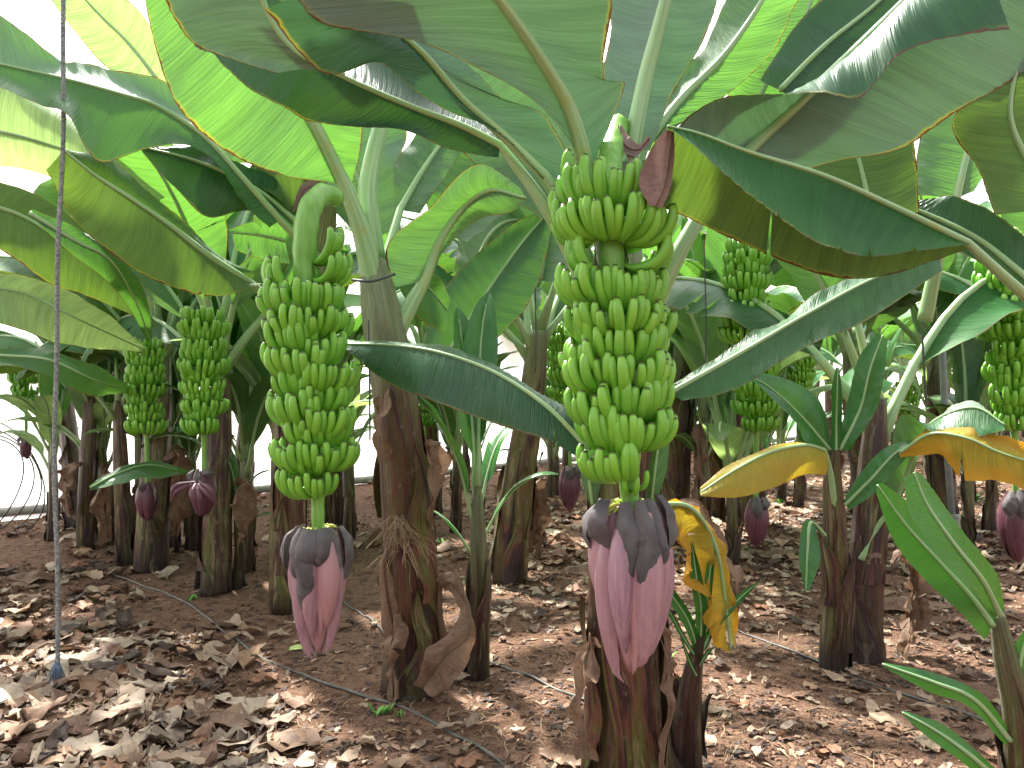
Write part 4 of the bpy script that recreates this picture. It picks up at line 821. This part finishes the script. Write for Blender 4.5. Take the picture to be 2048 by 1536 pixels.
# shoot in the bottom right corner
s3 = Vector((P(2050, 1600, 2.35).x, 2.35, -.01)); p8 = plant(s3, "glossy green shoot in the bottom right corner with two long leaves reaching up", "young banana shoots", "banana shoot", "banana_shoot")
trunk(p8, [s3, P(2045, 1536, 2.33), P(2035, 1420, 2.30), P(2010, 1310, 2.28), P(1995, 1230, 2.26)], [.06, .05, .04, .032, .02], mat='stem_green', seed=18, sheaths=3)
for mid, A, B in (([(1985, 1250, 2.25), (1940, 1190, 2.22), (1885, 1130, 2.2), (1812, 1050, 2.18), (1755, 970, 2.15)], [(1970, 1280, 2.25), (1915, 1220, 2.22), (1850, 1160, 2.2), (1790, 1085, 2.18), (1752, 985, 2.15)], [(1995, 1240, 2.25), (1958, 1172, 2.24), (1905, 1108, 2.22), (1835, 1020, 2.19), (1765, 965, 2.15)]),
                  ([(2000, 1230, 2.2), (1965, 1160, 2.12), (1910, 1090, 2.08), (1855, 1010, 2.06), (1828, 945, 2.05)], [(1985, 1235, 2.2), (1940, 1170, 2.10), (1878, 1105, 2.06), (1825, 1030, 2.04), (1808, 955, 2.04)], [(2010, 1220, 2.2), (1995, 1150, 2.14), (1932, 1072, 2.10), (1878, 995, 2.08), (1842, 945, 2.06)]),
                  ([(2020, 1480, 2.3), (1950, 1400, 2.28), (1870, 1365, 2.26), (1765, 1328, 2.25)], [(2010, 1490, 2.3), (1935, 1412, 2.28), (1860, 1385, 2.26), (1766, 1333, 2.25)], [(2025, 1470, 2.3), (1965, 1390, 2.29), (1880, 1350, 2.28), (1768, 1325, 2.26)]),
                  ([(2020, 1580, 2.3), (1940, 1510, 2.26), (1870, 1460, 2.25), (1805, 1425, 2.24)], [(2000, 1590, 2.3), (1925, 1525, 2.26), (1860, 1478, 2.25), (1806, 1430, 2.24)], [(2030, 1575, 2.3), (1950, 1500, 2.28), (1885, 1448, 2.26), (1808, 1422, 2.25)]),
                  ([(2030, 1400, 2.28), (2045, 1300, 2.26), (2090, 1200, 2.25)], [(2015, 1390, 2.28), (2025, 1300, 2.26), (2085, 1205, 2.25)], [(2045, 1400, 2.28), (2075, 1320, 2.27), (2100, 1210, 2.26)])):
    leaf(p8, mid=mid, A=A, B=B, r=(.010, .003), fa='T', fb='T', mat='leaf_young', wav=.006, N=44, M_=8, bulge=(-.02, -.02))
young(205, 1090, .95, "bright green shoot with lush leaves near the left end of the row", 42, r=.05, s=1.9, azs=[180, 20, 230, 270, 150, 60, 300, 210, 330], kind='lit')
young(105, 1085, 1.0, "pale green shoot at the left end of the row next to the rope", 47, r=.04, s=1.6, n=8, kind='lit')
young(345, 1100, 1.1, "green shoot between the two dark stems on the left", 48, r=.04, s=1.5, n=8, kind='lit')
young(1440, 975, .9, "leafy shoot in the distance left of the yellow leaf", 43, r=.05, s=1.3, n=8)
young(475, 1180, .6, "low shoot right of the plant with the ragged dry leaf", 44, r=.03, s=.7, n=5)
young(1100, 1000, .9, "shoot in the distance between the leaning plant and the largest bunch", 45, r=.045, s=1.2, n=7)
young(1760, 985, 1.0, "leafy shoot in the distance between the pair of stems and the metal pole", 46, r=.05, s=1.3, n=8)

# the other bunches
def far_bunch(label, px, ytop, ybot, d, w_px, seed, nh, budy=None, budmat='bract_red', bud_h=90, lean=0, dried=2, top_extra=60):
    s = w_px / F * d / .36
    a = [P(px - 25, ytop - top_extra, d + .25), P(px - 5, ytop - top_extra * .8, d + .05), P(px, ytop, d), P(px + lean * .5, (ytop + ybot) / 2, d), P(px + lean, ybot, d), P(px + lean * 1.1, (budy or ybot + 12), d)]
    tot = (budy or ybot + 12) - ytop + top_extra
    rr = random.Random(seed); hands = []
    for i in range(nh):
        yy = ytop + (ybot - ytop) * (i + .75) / (nh + .0); hands.append(((yy - ytop + top_extra) / tot, (-30 if i % 2 else 30) + rr.uniform(-25, 25), 235, 13, rr.uniform(.92, 1.05) * (1 - .15 * (i / nh) ** 2)))
    return bunch(label, a, [.04 * s, .035 * s, .03 * s, .02 * s, .016 * s], hands, False, seed, "green banana bunches farther down the rows", s, None if budy else False, budmat, bud_len=bud_h / F * d, bud_r=bud_h / F * d * .215, dried=dried)
open_bud = far_bunch("green banana bunch over spreading purple petals, left of the row's long bunch", 408, 700, 890, 4.7, 100, 61, 6, 945, 'bract_red', 90, 0, 3)
far_bunch("green banana bunch above a closed purple bud, second in from the left", 290, 745, 892, 5.3, 84, 62, 5, 968, 'bract_red', 75, 4, 1)
far_bunch("small pale banana bunch at the far left by the white screen", 48, 740, 830, 7.3, 60, 63, 5, 880, 'bract_red', 40, 4, 3)
far_bunch("small banana bunch behind and between the two bunches on the left", 358, 780, 890, 7.0, 46, 64, 4, 930, 'bract_red', 40, 0, 2)
far_bunch("tightly packed banana bunch hanging high, right of the largest one", 1492, 545, 700, 4.6, 105, 65, 4, 730, 'bract_red', 30, -6, 0)
far_bunch("banana bunch under the ribbed leaf, a maroon bud far below it", 1512, 735, 885, 5.6, 96, 66, 5, 1000, 'bract_red', 95, 0, 2)
far_bunch("small distant banana bunch between the two stems of leafy shoots", 1600, 730, 800, 7.5, 62, 67, 3)
far_bunch("dark banana bunch cut by the right edge, maroon bud below", 2012, 570, 880, 4.4, 125, 68, 8, 990, 'bract_red', 135, 18, 3)
far_bunch("dim banana bunch left of the largest one, closed maroon bud below", 1125, 700, 850, 6.6, 78, 69, 5, 935, 'bract_red', 92, 14, 2)
far_bunch("distant banana bunch seen through leaves right of the thick brown plant", 850, 760, 860, 8.0, 50, 70, 4)
far_bunch("distant bunch with a reddish bud between the right pair of stems and the pole", 1812, 790, 850, 8.5, 50, 71, 3, 885, 'bract_red', 50, 0, 1)
# spreading petals of the open bud
for a, l, dx in ((-1.1, .24, -55), (-.1, .22, 5), (.8, .22, 42)):
    c = np.array(P(395, 965, 4.62)); e = np.array(P(395 + dx, 1035 - abs(dx) * .55, 4.55)); md = (c + e) / 2 + np.array([dx * .0004, -.05, .03])
    sdv = np.array([math.cos(a), 0, math.sin(a) * .6])
    me, _ = blade_mesh("petal", [c, md, e], [c + sdv * .02, md + sdv * .04, e + sdv * .003], [c - sdv * .02, md - sdv * .04, e - sdv * .003], M['bract_red'], 'T', 'T', (0, -1, 0), (.3, .3), .004, 20, 5)
    link("petal", me, open_bud, True)

leaf(p6, mid=[(1800, 905, 3.6), (1860, 868, 3.5), (1930, 875, 3.4), (2000, 905, 3.35), (2080, 930, 3.3)], A=[(1800, 915, 3.58), (1880, 910, 3.46), (1930, 960, 3.36), (2000, 955, 3.3), (2080, 1000, 3.25)], B=[(1800, 900, 3.62), (1860, 860, 3.54), (1935, 852, 3.45), (2000, 868, 3.4), (2080, 890, 3.35)],
     r=(.008, .004), fa='U', fb='T', mat='leaf_yellow', crumple=.02, wav=.03, N=50, M_=10, name='dying_leaf', label="orange and yellow ragged leaf at the right edge", ta=[(.5, .3)])
# far rows
rr = random.Random(77); FARL = "banana plant far back in the rows near the white screen"
far_spots = []
for row in range(6):
    for k in range(11):
        t = k / 11; xw, yw = wall_xy(.10 + .62 * t + row * .02)
        xx = xw + (1.0 + row * 1.7) * .67 + rr.uniform(-.4, .4) + 0; yy = yw - (1.0 + row * 1.7) * .74 + rr.uniform(-.4, .4)
        px = 1024 + F * xx / yy
        if yy < 6.6 or px < -150 or px > 2250: continue
        if 100 < px < 260 and yy < 9.5: continue
        far_spots.append((xx, yy))
for i, (xx, yy) in enumerate(far_spots):
    gplant(xx, yy, rr.uniform(1.6, 2.1), FARL, 200 + i, group="banana plants far back in the rows", r=.11, nl=8, kind='far', lean=(rr.uniform(-.2, .2), 0))
for i, (xx, yy) in enumerate(far_spots):
    if i % 2: continue
    px_ = 1024 + F * (xx + .5) / yy
    if 0 < px_ < 2048 and not 0 < px_ < 300: young(px_, 0, rr.uniform(.5, 1.0), "leafy banana shoot far back between the rows", 400 + i, n=7, r=.04, s=rr.uniform(1.1, 1.7), d=yy - .3)
print("far plants", len(far_spots))

# leafy shoots crowding the aisles farther back
MIDS = "leafy banana shoots crowding the aisles"
for i in range(26):
    px_ = [330, 620, 880, 1120, 1400, 1520, 1580, 1900, 1980, 1300, 500, 705][i % 12] + rr.uniform(-60, 60); d_ = rr.uniform(5.6, 11.0)
    if px_ < 420 and d_ > 7.5: d_ = 6.6
    young(px_, 0, rr.uniform(.7, 1.35), "leafy banana shoot far back between the rows", 600 + i, n=9, r=.045, s=rr.uniform(1.5, 2.3), d=d_, kind='lit' if i % 2 else 'young')
# extra leaf masses at the left edge, from a plant standing outside the frame on the left
bL = Vector((-3.6, 4.3, 0)); pL = plant(bL, "banana plant beyond the left edge whose sunlit leaves fan in at the upper left")
trunk(pL, [bL, bL + Vector((0, 0, 1)), bL + Vector((.1, 0, 1.9))], [.13, .11, .06], seed=6)
leaf(pL, mid=[(-160, 250, 4.3), (-20, 260, 4.3), (100, 290, 4.4), (200, 330, 4.5), (320, 400, 4.6)], A=[(-160, 100, 4.3), (-20, 150, 4.4), (90, 200, 4.5), (200, 290, 4.6), (330, 395, 4.6)], B=[(-160, 350, 4.3), (-20, 330, 4.3), (90, 350, 4.4), (190, 400, 4.5), (315, 410, 4.6)], r=(.015, .004), fa='U', fb='U', mat='leaf_lit', N=40)
leaf(pL, mid=[(330, 180, 4.6), (260, 90, 4.6), (190, 20, 4.6), (100, -80, 4.6)], A=[(340, 175, 4.6), (300, 50, 4.6), (220, -30, 4.6), (120, -120, 4.6)], B=[(330, 190, 4.6), (220, 140, 4.6), (140, 50, 4.6), (60, -60, 4.6)], r=(.015, .004), fa='U', fb='U', mat='leaf_lit', N=40)
leaf(pL, mid=[(-60, 400, 4.0), (40, 430, 4.1), (120, 480, 4.2), (220, 560, 4.4), (310, 650, 4.7)], A=[(-60, 350, 4.0), (60, 385, 4.15), (160, 450, 4.3), (240, 540, 4.5), (312, 645, 4.7)], B=[(-60, 470, 4.0), (20, 510, 4.05), (100, 565, 4.15), (200, 600, 4.35), (305, 655, 4.7)], r=(.015, .004), fa='U', fb='U', mat='leaf_old', N=50)
leaf(pL, mid=[(60, 425, 3.9), (150, 480, 3.95), (220, 520, 4.05), (270, 600, 4.3), (300, 680, 4.7)], A=[(65, 418, 3.9), (160, 460, 3.97), (240, 510, 4.1), (290, 590, 4.35), (305, 675, 4.7)], B=[(58, 430, 3.9), (140, 505, 3.95), (205, 555, 4.05), (255, 610, 4.3), (295, 685, 4.7)], r=(.012, .004), fa='T', fb='T', mat='leaf', N=50)
leaf(pL, mid=[(-40, 570, 4.4), (60, 590, 4.5), (160, 640, 4.6), (290, 700, 5.2)], A=[(-40, 540, 4.4), (80, 560, 4.5), (190, 610, 4.7), (292, 695, 5.2)], B=[(-40, 640, 4.4), (40, 660, 4.4), (130, 690, 4.6), (285, 706, 5.2)], r=(.012, .004), fa='U', fb='U', mat='leaf_lit', N=40)
leaf(pL, mid=[(0, 710, 4.4), (100, 720, 4.4), (190, 760, 4.6), (260, 780, 5.2)], A=[(0, 698, 4.4), (110, 700, 4.5), (200, 735, 4.7), (262, 775, 5.2)], B=[(0, 722, 4.4), (90, 750, 4.4), (180, 790, 4.6), (255, 786, 5.2)], r=(.01, .003), fa='T', fb='T', mat='leaf', N=40)
leaf(pL, mid=[(180, 975, 4.6), (240, 945, 4.7), (300, 930, 4.9), (375, 945, 5.2)], A=[(180, 980, 4.6), (250, 968, 4.6), (310, 955, 4.8), (375, 948, 5.2)], B=[(180, 970, 4.6), (240, 932, 4.8), (305, 922, 5.0), (378, 940, 5.2)], r=(.008, .003), fa='T', fb='T', mat='leaf', N=30)

# ---------------------------------------------------------------- rope, pole, hoses, cords
rt, rb = P(124, -260, 3.5), P(113, 1335, 3.5); n = 260
rp_ = empty("hanging_rope", rb, "grey twisted rope hanging straight down on the left with a frayed bluish end", "rope")
for s in range(3):
    path = []
    for i in range(n):
        t = i / (n - 1); p = rt.lerp(rb, t); a = t * 2 * math.pi * 60 + s * 2.094
        path.append((p.x + .0055 * math.cos(a) + .014 * math.sin(t * 7) + .004 * math.sin(t * 23), p.y + .0055 * math.sin(a), p.z))
    tube("strand", path, [.0062] * n, M['rope'], rp_, n=6)
Vs, Fs = [], []; rr = random.Random(4)
for i in range(70):
    a = rr.uniform(0, 6.28); q = rr.uniform(.2, 1); p0 = np.array(rb) + np.array([.006 * math.cos(a), .006 * math.sin(a), .03]); l = rr.uniform(.07, .11)
    v, f, _ = tube_geo([p0, p0 + np.array([.015 * q * math.cos(a), .015 * q * math.sin(a), -.03]), p0 + np.array([.032 * q * math.cos(a), .032 * q * math.sin(a), -l])], [.0022, .0022, .0014], 4)
    o = len(Vs); Vs += v; Fs += [tuple(x + o for x in y) for y in f]
link("frayed_end", mesh("frayed_end", Vs, Fs, M['rope_blue']), rp_, True)
pf = G(1905, 1072); pole = empty("support_pole", pf, "thin grey metal pole set in a concrete block on the right", "pole")
top = P(1880, 600, pf.y); tube("pole", [pf + Vector((0, 0, .1)), pf.lerp(top, .5) + Vector((-.01, 0, 0)), top + Vector((-.05, 0, 1.2))], [.03] * 3, M['steel'], pole, n=14)
v, f, u = tube_geo([(pf.x, pf.y, pf.z - .03), (pf.x, pf.y, pf.z + .0), (pf.x, pf.y, pf.z + .19), (pf.x, pf.y, pf.z + .205)], [.125, .12, .085, .075], 4); link("concrete_foot", mesh("concrete_foot", v, f, M['concrete'], smooth=False), pole, True).data.transform(Matrix.Rotation(R(0), 4, 'Z'))
def ground_line(name, pts, r, m, label, cat, group=None):
    pp = crv([G(a, b, r * .6) for a, b in pts], 60); pp = [(x, y, gh(x, y) + r * .7 + .004 * math.sin(i * .5)) for i, (x, y, z) in enumerate(pp)]
    return tag(recentre(tube(name, pp, [r] * 60, m, None, n=10, world=False)), label, cat, group)
HG = "drip hoses on the soil"
ground_line("drip_hose", [(210, 1145), (300, 1175), (400, 1225), (500, 1305), (600, 1350), (700, 1385), (820, 1420), (920, 1480), (1010, 1536), (1120, 1640)], .0072, M['hose'], "dark drip hose running from the left rows to the bottom edge", "hose", HG)
ground_line("drip_hose", [(960, 1320), (1050, 1350), (1180, 1412), (1300, 1480), (1420, 1540)], .0072, M['hose'], "dark drip hose between the slender shoot and the largest plant's foot", "hose", HG)
ground_line("drip_hose", [(1000, 1172), (1100, 1195), (1250, 1215), (1400, 1235), (1600, 1310), (1800, 1385), (2060, 1470)], .0072, M['hose'], "thin drip hose crossing the soil behind the largest bud to the right", "hose", HG)
ground_line("drip_hose", [(680, 1205), (740, 1240), (790, 1290)], .0072, M['hose'], "short piece of hose between the long bunch's bud and the thick brown plant", "hose", HG)
CG = "cords tied up to the plants"
def cord(pts, r, label): tag(recentre(tube("tie_string", crv(PX(pts), 24), [r] * 24, M['cord'], None, n=6, world=False)), label, "string", CG)
cord([(1408, 480, 4.4), (1412, 640, 4.4), (1411, 780, 4.4), (1416, 880, 4.4)], .004, "thin dark cord hanging straight right of the largest bunch")
cord([(1843, 610, 3.9), (1846, 700, 3.9), (1852, 800, 3.9)], .006, "short black cord hanging above the right pair of stems")
cord([(737, 640, 3.3), (739, 760, 3.3), (740, 880, 3.3)], .004, "thin cord on the left side of the thick brown plant")
cord([(705, 560, 3.28), (745, 562, 3.26), (790, 548, 3.32)], .006, "pale cord tied across the thick brown plant's upper stem")
cord([(1070, 560, 4.6), (1072, 680, 4.6), (1070, 745, 4.6)], .004, "thin cord beside the distant crown left of the largest bunch")
wc = empty("wire_coil", P(20, 1000, 7.4), "loose coil of thin wire by the white screen at the far left", "wire")
for k in range(4):
    cx, cy, rw = -5.0 + .03 * k, 7.4, .42 + .05 * k
    tube("loop", [(cx + rw * .75 * math.cos(a), cy + .1 * math.sin(a * 2 + k), .46 + rw * math.sin(a)) for a in np.linspace(-1.5, 1.7 + k * .1, 40)], [.007] * 40, M['cord'], wc, n=5)

# ---------------------------------------------------------------- ground cover
def litter(n, seed):
    rr = random.Random(seed); Vs, Fs, C = [], [], []
    cols = [(.42, .27, .18), (.52, .39, .29), (.30, .18, .12), (.19, .10, .07), (.38, .30, .23), (.08, .052, .042), (.62, .51, .40), (.34, .17, .10)]
    wts = [5, 6, 4, 3, 4, 4, 5, 2]; made = 0
    while made < n:
        py = 768 + 95 * (10 ** rr.uniform(0, .98)); px = rr.uniform(-150, 2200); g = G(px, py); x, y = g.x, g.y
        if y > 22: continue
        dn = .5 + .9 * noise.noise(Vector((x * .8, y * .8, 3))) 
        if py > 1130: dn = .05 + .75 * max(0, min(1, (620 - px + (py - 1350) * .6) / 450)) + .35 * noise.noise(Vector((x * 1.6, y * 1.6, 8)))
        if py > 1130 and px > 1500: dn += .10
        if py < 1270 and px > 950: dn += .6
        if py < 1250 and px < 800: dn -= .25
        if rr.random() > dn: continue
        made += 1
        big = rr.random() ** 2.2; near = min(1, y / 6); ln = .02 + .19 * big * (1.0 if px < 600 or py < 1150 else .55); wd = ln * rr.uniform(.15, .7)
        a = rr.uniform(0, 6.28); cu = rr.uniform(-3.2, 3.2); cl = rr.uniform(-2.0, 2.0); tl = rr.gauss(0, .25) * (1 - .6 * big); cu *= (1 - .8 * big); cl *= (1 - .8 * big); c = rr.choices(cols, wts)[0]; f = rr.uniform(.7, 1.25)
        f *= .95 if py < 1250 else .80; c = (c[0] * f * 1.03, c[1] * f, c[2] * f * .93); nl, nw = 6, 4; o = len(Vs); z0 = rr.uniform(.002, .02 + .02 * big); pz = []  # far band kept lighter than the foreground: sunlight painted into the scrap colours
        hz = rr.uniform(0, 99); dg = rr.uniform(-.8, .8)
        for i in range(nl + 1):
            u = i / nl - .5
            wu = wd * (1 - abs(2 * u) ** 6) ** .5 * (1 + .8 * noise.noise(Vector((u * 4, hz, 0)))) + .002
            for j in range(nw + 1):
                v = j / nw - .5; lx = u * ln; ly = v * wu + dg * lx * .3
                lz = cu * ly * ly * 8 * (1 + u) + cl * lx * lx * 3 + (.38 - .22 * big) * ln * noise.noise(Vector((u * 3.4 + hz, v * 2.6, 1))) + lx * tl
                wx = lx * math.cos(a) - ly * math.sin(a); wy = lx * math.sin(a) + ly * math.cos(a)
                Vs.append([x + wx, y + wy, lz]); pz.append(lz)
                e = 1 - .3 * rr.random(); C.append((c[0] * e, c[1] * e, c[2] * e, 1))
        mn = min(pz)
        for q in range(o, len(Vs)): Vs[q][2] += gh(x, y) - mn + z0 * .35 - .003
        for i in range(nl):
            for j in range(nw): q = o + i * (nw + 1) + j; Fs.append((q, q + 1, q + nw + 2, q + nw + 1))
    return mesh("leaf_litter", Vs, Fs, M['litter'], col=C)
tag(link("leaf_litter", litter(14000, 9)), "dry brown and beige leaf scraps scattered over the red soil", "leaf litter", None, 'stuff')
def strands(n, seed):
    rr = random.Random(seed); Vs, Fs = [], []
    for _ in range(n):
        if rr.random() < .25: px, py = rr.gauss(190, 60), rr.gauss(1410, 28)
        else: py = rr.uniform(1050, 1600); px = rr.uniform(-50, 2100)
        g = G(px, max(py, 1000)); a = rr.uniform(0, 6.28); l = rr.uniform(.04, .2); pts = []
        for s in range(6):
            t = s / 5; x = g.x + l * t * math.cos(a); y = g.y + l * t * math.sin(a); a += rr.uniform(-.35, .35); pts.append((x, y, gh(x, y) + .004 + .03 * math.sin(math.pi * t) * rr.random()))
        v, f, _ = tube_geo(pts, [rr.uniform(.0008, .0022)] * 6, 4, False); o = len(Vs); Vs += v; Fs += [tuple(x + o for x in y) for y in f]
    return mesh("straw_litter", Vs, Fs, M['straw'])
def crumbs(n, seed):
    rr = random.Random(seed); Vs, Fs, C = [], [], []
    cols = [(.05, .03, .025), (.09, .05, .035), (.24, .14, .085), (.36, .24, .16), (.16, .085, .055), (.03, .02, .018)]
    for _ in range(n):
        py = 1010 + 640 * rr.random() ** 1.2; px = rr.uniform(-80, 2130); g = G(px, py)
        if noise.noise(Vector((g.x * 2.2, g.y * 2.2, 31))) + rr.uniform(-.5, .5) < -.1: continue
        l = .006 + .03 * rr.random() ** 3; wd = l * rr.uniform(.15, .6); a = rr.uniform(0, 6.28); c, s = math.cos(a), math.sin(a); h = rr.uniform(.003, .012); cc = rr.choice(cols); o = len(Vs)
        for u, v, z in ((-1, -.6, 0), (-.2, -1, h), (1, -.3, h * .4), (.8, .7, 0), (0, 1, h * .7), (-.9, .5, h * .9)):
            x = g.x + (u * l * c - v * wd * s); y = g.y + (u * l * s + v * wd * c); Vs.append((x, y, gh(x, y) + z + .001)); C.append((*cc, 1))
        Fs += [(o, o + 1, o + 4, o + 5), (o + 1, o + 2, o + 3, o + 4)]
    return mesh("litter_crumbs", Vs, Fs, M['litter'], col=C)
tag(link("litter_crumbs", crumbs(20000, 6)), "fine dark and pale crumbs of rotted leaf over the soil", "leaf crumbs", None, 'stuff')
tag(link("straw_litter", strands(750, 3)), "thin straw coloured fibres lying loose on the soil", "straw", None, 'stuff')
def clods(n, seed):
    rr = random.Random(seed); Vs, Fs = [], []
    base = [(0, 0, 1), (0, 0, -1)] + [(math.cos(k * 1.2566), math.sin(k * 1.2566), .45) for k in range(5)] + [(math.cos(k * 1.2566 + .628), math.sin(k * 1.2566 + .628), -.45) for k in range(5)]
    tri = [(0, 2 + k, 2 + (k + 1) % 5) for k in range(5)] + [(1, 7 + (k + 1) % 5, 7 + k) for k in range(5)] + [(2 + k, 7 + k, 2 + (k + 1) % 5) for k in range(5)] + [(7 + k, 7 + (k + 1) % 5, 2 + (k + 1) % 5) for k in range(5)]
    for _ in range(n):
        py = 768 + 150 * (10 ** rr.uniform(0, .78)); px = rr.uniform(-100, 2150); g = G(px, py); s = .003 + .016 * rr.random() ** 4; o = len(Vs)
        for b in base: Vs.append((g.x + b[0] * s * rr.uniform(.6, 1.3), g.y + b[1] * s * rr.uniform(.6, 1.3), g.z + b[2] * s * rr.uniform(.5, .9) + s * .2))
        Fs += [tuple(x + o for x in t) for t in tri]
    return mesh("soil_clods", Vs, Fs, M['soil'])
tag(link("soil_clods", clods(9000, 2)), "small crumbs and clods of the red soil", "soil clods", None, 'stuff')
Vs, Fs = [], []; rr = random.Random(12)
for px, py, n_, s in ((760, 1425, 26, .05), (800, 1430, 14, .03), (385, 1200, 20, .05), (440, 1120, 30, .07), (210, 1090, 26, .07), (880, 1090, 24, .07), (740, 940, 20, .1), (45, 1225, 14, .05), (190, 1205, 10, .04), (1490, 1100, 16, .06), (1340, 1320, 12, .04), (930, 1165, 12, .04), (1560, 1010, 30, .1), (1700, 1000, 30, .1), (1950, 1000, 24, .1)):
    g = G(px, py)
    for _ in range(n_):
        a = rr.uniform(0, 6.28); l = s * rr.uniform(.4, 1); ro = rr.uniform(0, s * .8); b = g + Vector((ro * math.cos(a * 3), ro * math.sin(a * 3), 0)); d = Vector((math.cos(a), math.sin(a), rr.uniform(.3, 1.2))) * l; sdv = Vector((-math.sin(a), math.cos(a), 0)) * l * .16
        o = len(Vs); Vs += [b - sdv * .4, b + sdv * .4, b + d * .6 + sdv, b + d + Vector((0, 0, -l * .2)), b + d * .6 - sdv]; Fs.append((o, o + 1, o + 2, o + 3, o + 4))
tag(link("weeds", mesh("weeds", Vs, Fs, M['weed'])), "tiny bright green weeds sprouting here and there from the soil", "weeds", None, 'stuff')
# larger single dry leaves one can pick out
def dry_leaf(px, py, ln, wd, az, seed, label, mat='dry', up=.05):
    g = G(px, py); c, s = math.cos(R(az)), math.sin(R(az)); mid, A, B = [], [], []
    rr = random.Random(seed)
    for i in range(6):
        t = i / 5; x = g.x + (t - .5) * ln * c; y = g.y + (t - .5) * ln * s; z = gh(x, y) + .02 + up * math.sin(math.pi * t) * rr.uniform(.5, 1)
        w_ = wd * math.sin(math.pi * (.12 + .8 * t)); mid.append((x, y, z)); A.append((x - s * w_, y + c * w_, gh(x, y) + rr.uniform(.01, .05))); B.append((x + s * w_, y - c * w_, gh(x, y) + rr.uniform(.01, .04)))
    me, _ = blade_mesh("dry_leaf", mid, A, B, M[mat], 'X', 'X', (0, 0, 1), (.12, -.12), .02, 30, 7, crumple=.014)
    tag(recentre(link("dry_leaf", me)), label, "dry leaf", "large dry leaves on the soil")
dry_leaf(1820, 1220, .62, .10, 8, 1, "long rust brown dry leaf lying right of the pair of stems")
dry_leaf(1560, 1120, .35, .13, 30, 2, "dark reddish brown dry leaf below the yellow leaf's bud")
dry_leaf(1170, 1150, .30, .07, -5, 3, "pale curled dry leaf between the leaning plant and the pink bud")
dry_leaf(150, 1475, .55, .05, 25, 4, "long narrow beige dry leaf at the lower left", up=.02)
dry_leaf(60, 1165, .30, .10, 10, 5, "rounded tan dry leaf left of the rope")
dry_leaf(440, 1450, .35, .08, -15, 6, "curled brown dry leaf at the bottom below the frayed rope's right")
dry_leaf(60, 1400, .40, .12, 60, 7, "broad beige dry leaf beside the rope's frayed end")
dry_leaf(760, 1090, .32, .05, 50, 8, "upright brown dry leaf just left of the thick brown plant", up=.15)
dry_leaf(1150, 1530, .3, .05, -30, 9, "dark dry leaf at the bottom edge left of the nearest stem")
g = G(593, 1303); me, _ = blade_mesh("leaf_scrap", [g + Vector((-.035, -.01, .01)), g + Vector((0, 0, .02)), g + Vector((.04, .01, .012))], [g + Vector((-.03, .02, .012)), g + Vector((0, .03, .02)), g + Vector((.035, .03, .012))], [g + Vector((-.03, -.03, .01)), g + Vector((0, -.02, .01)), g + Vector((.035, -.01, .01))], M['scrap'], 'X', 'X', (0, 0, 1), (.1, -.1), .003, 12, 5)
tag(recentre(link("leaf_scrap", me)), "small pale green scrap on the soil below the long bunch's bud", "leaf scrap")
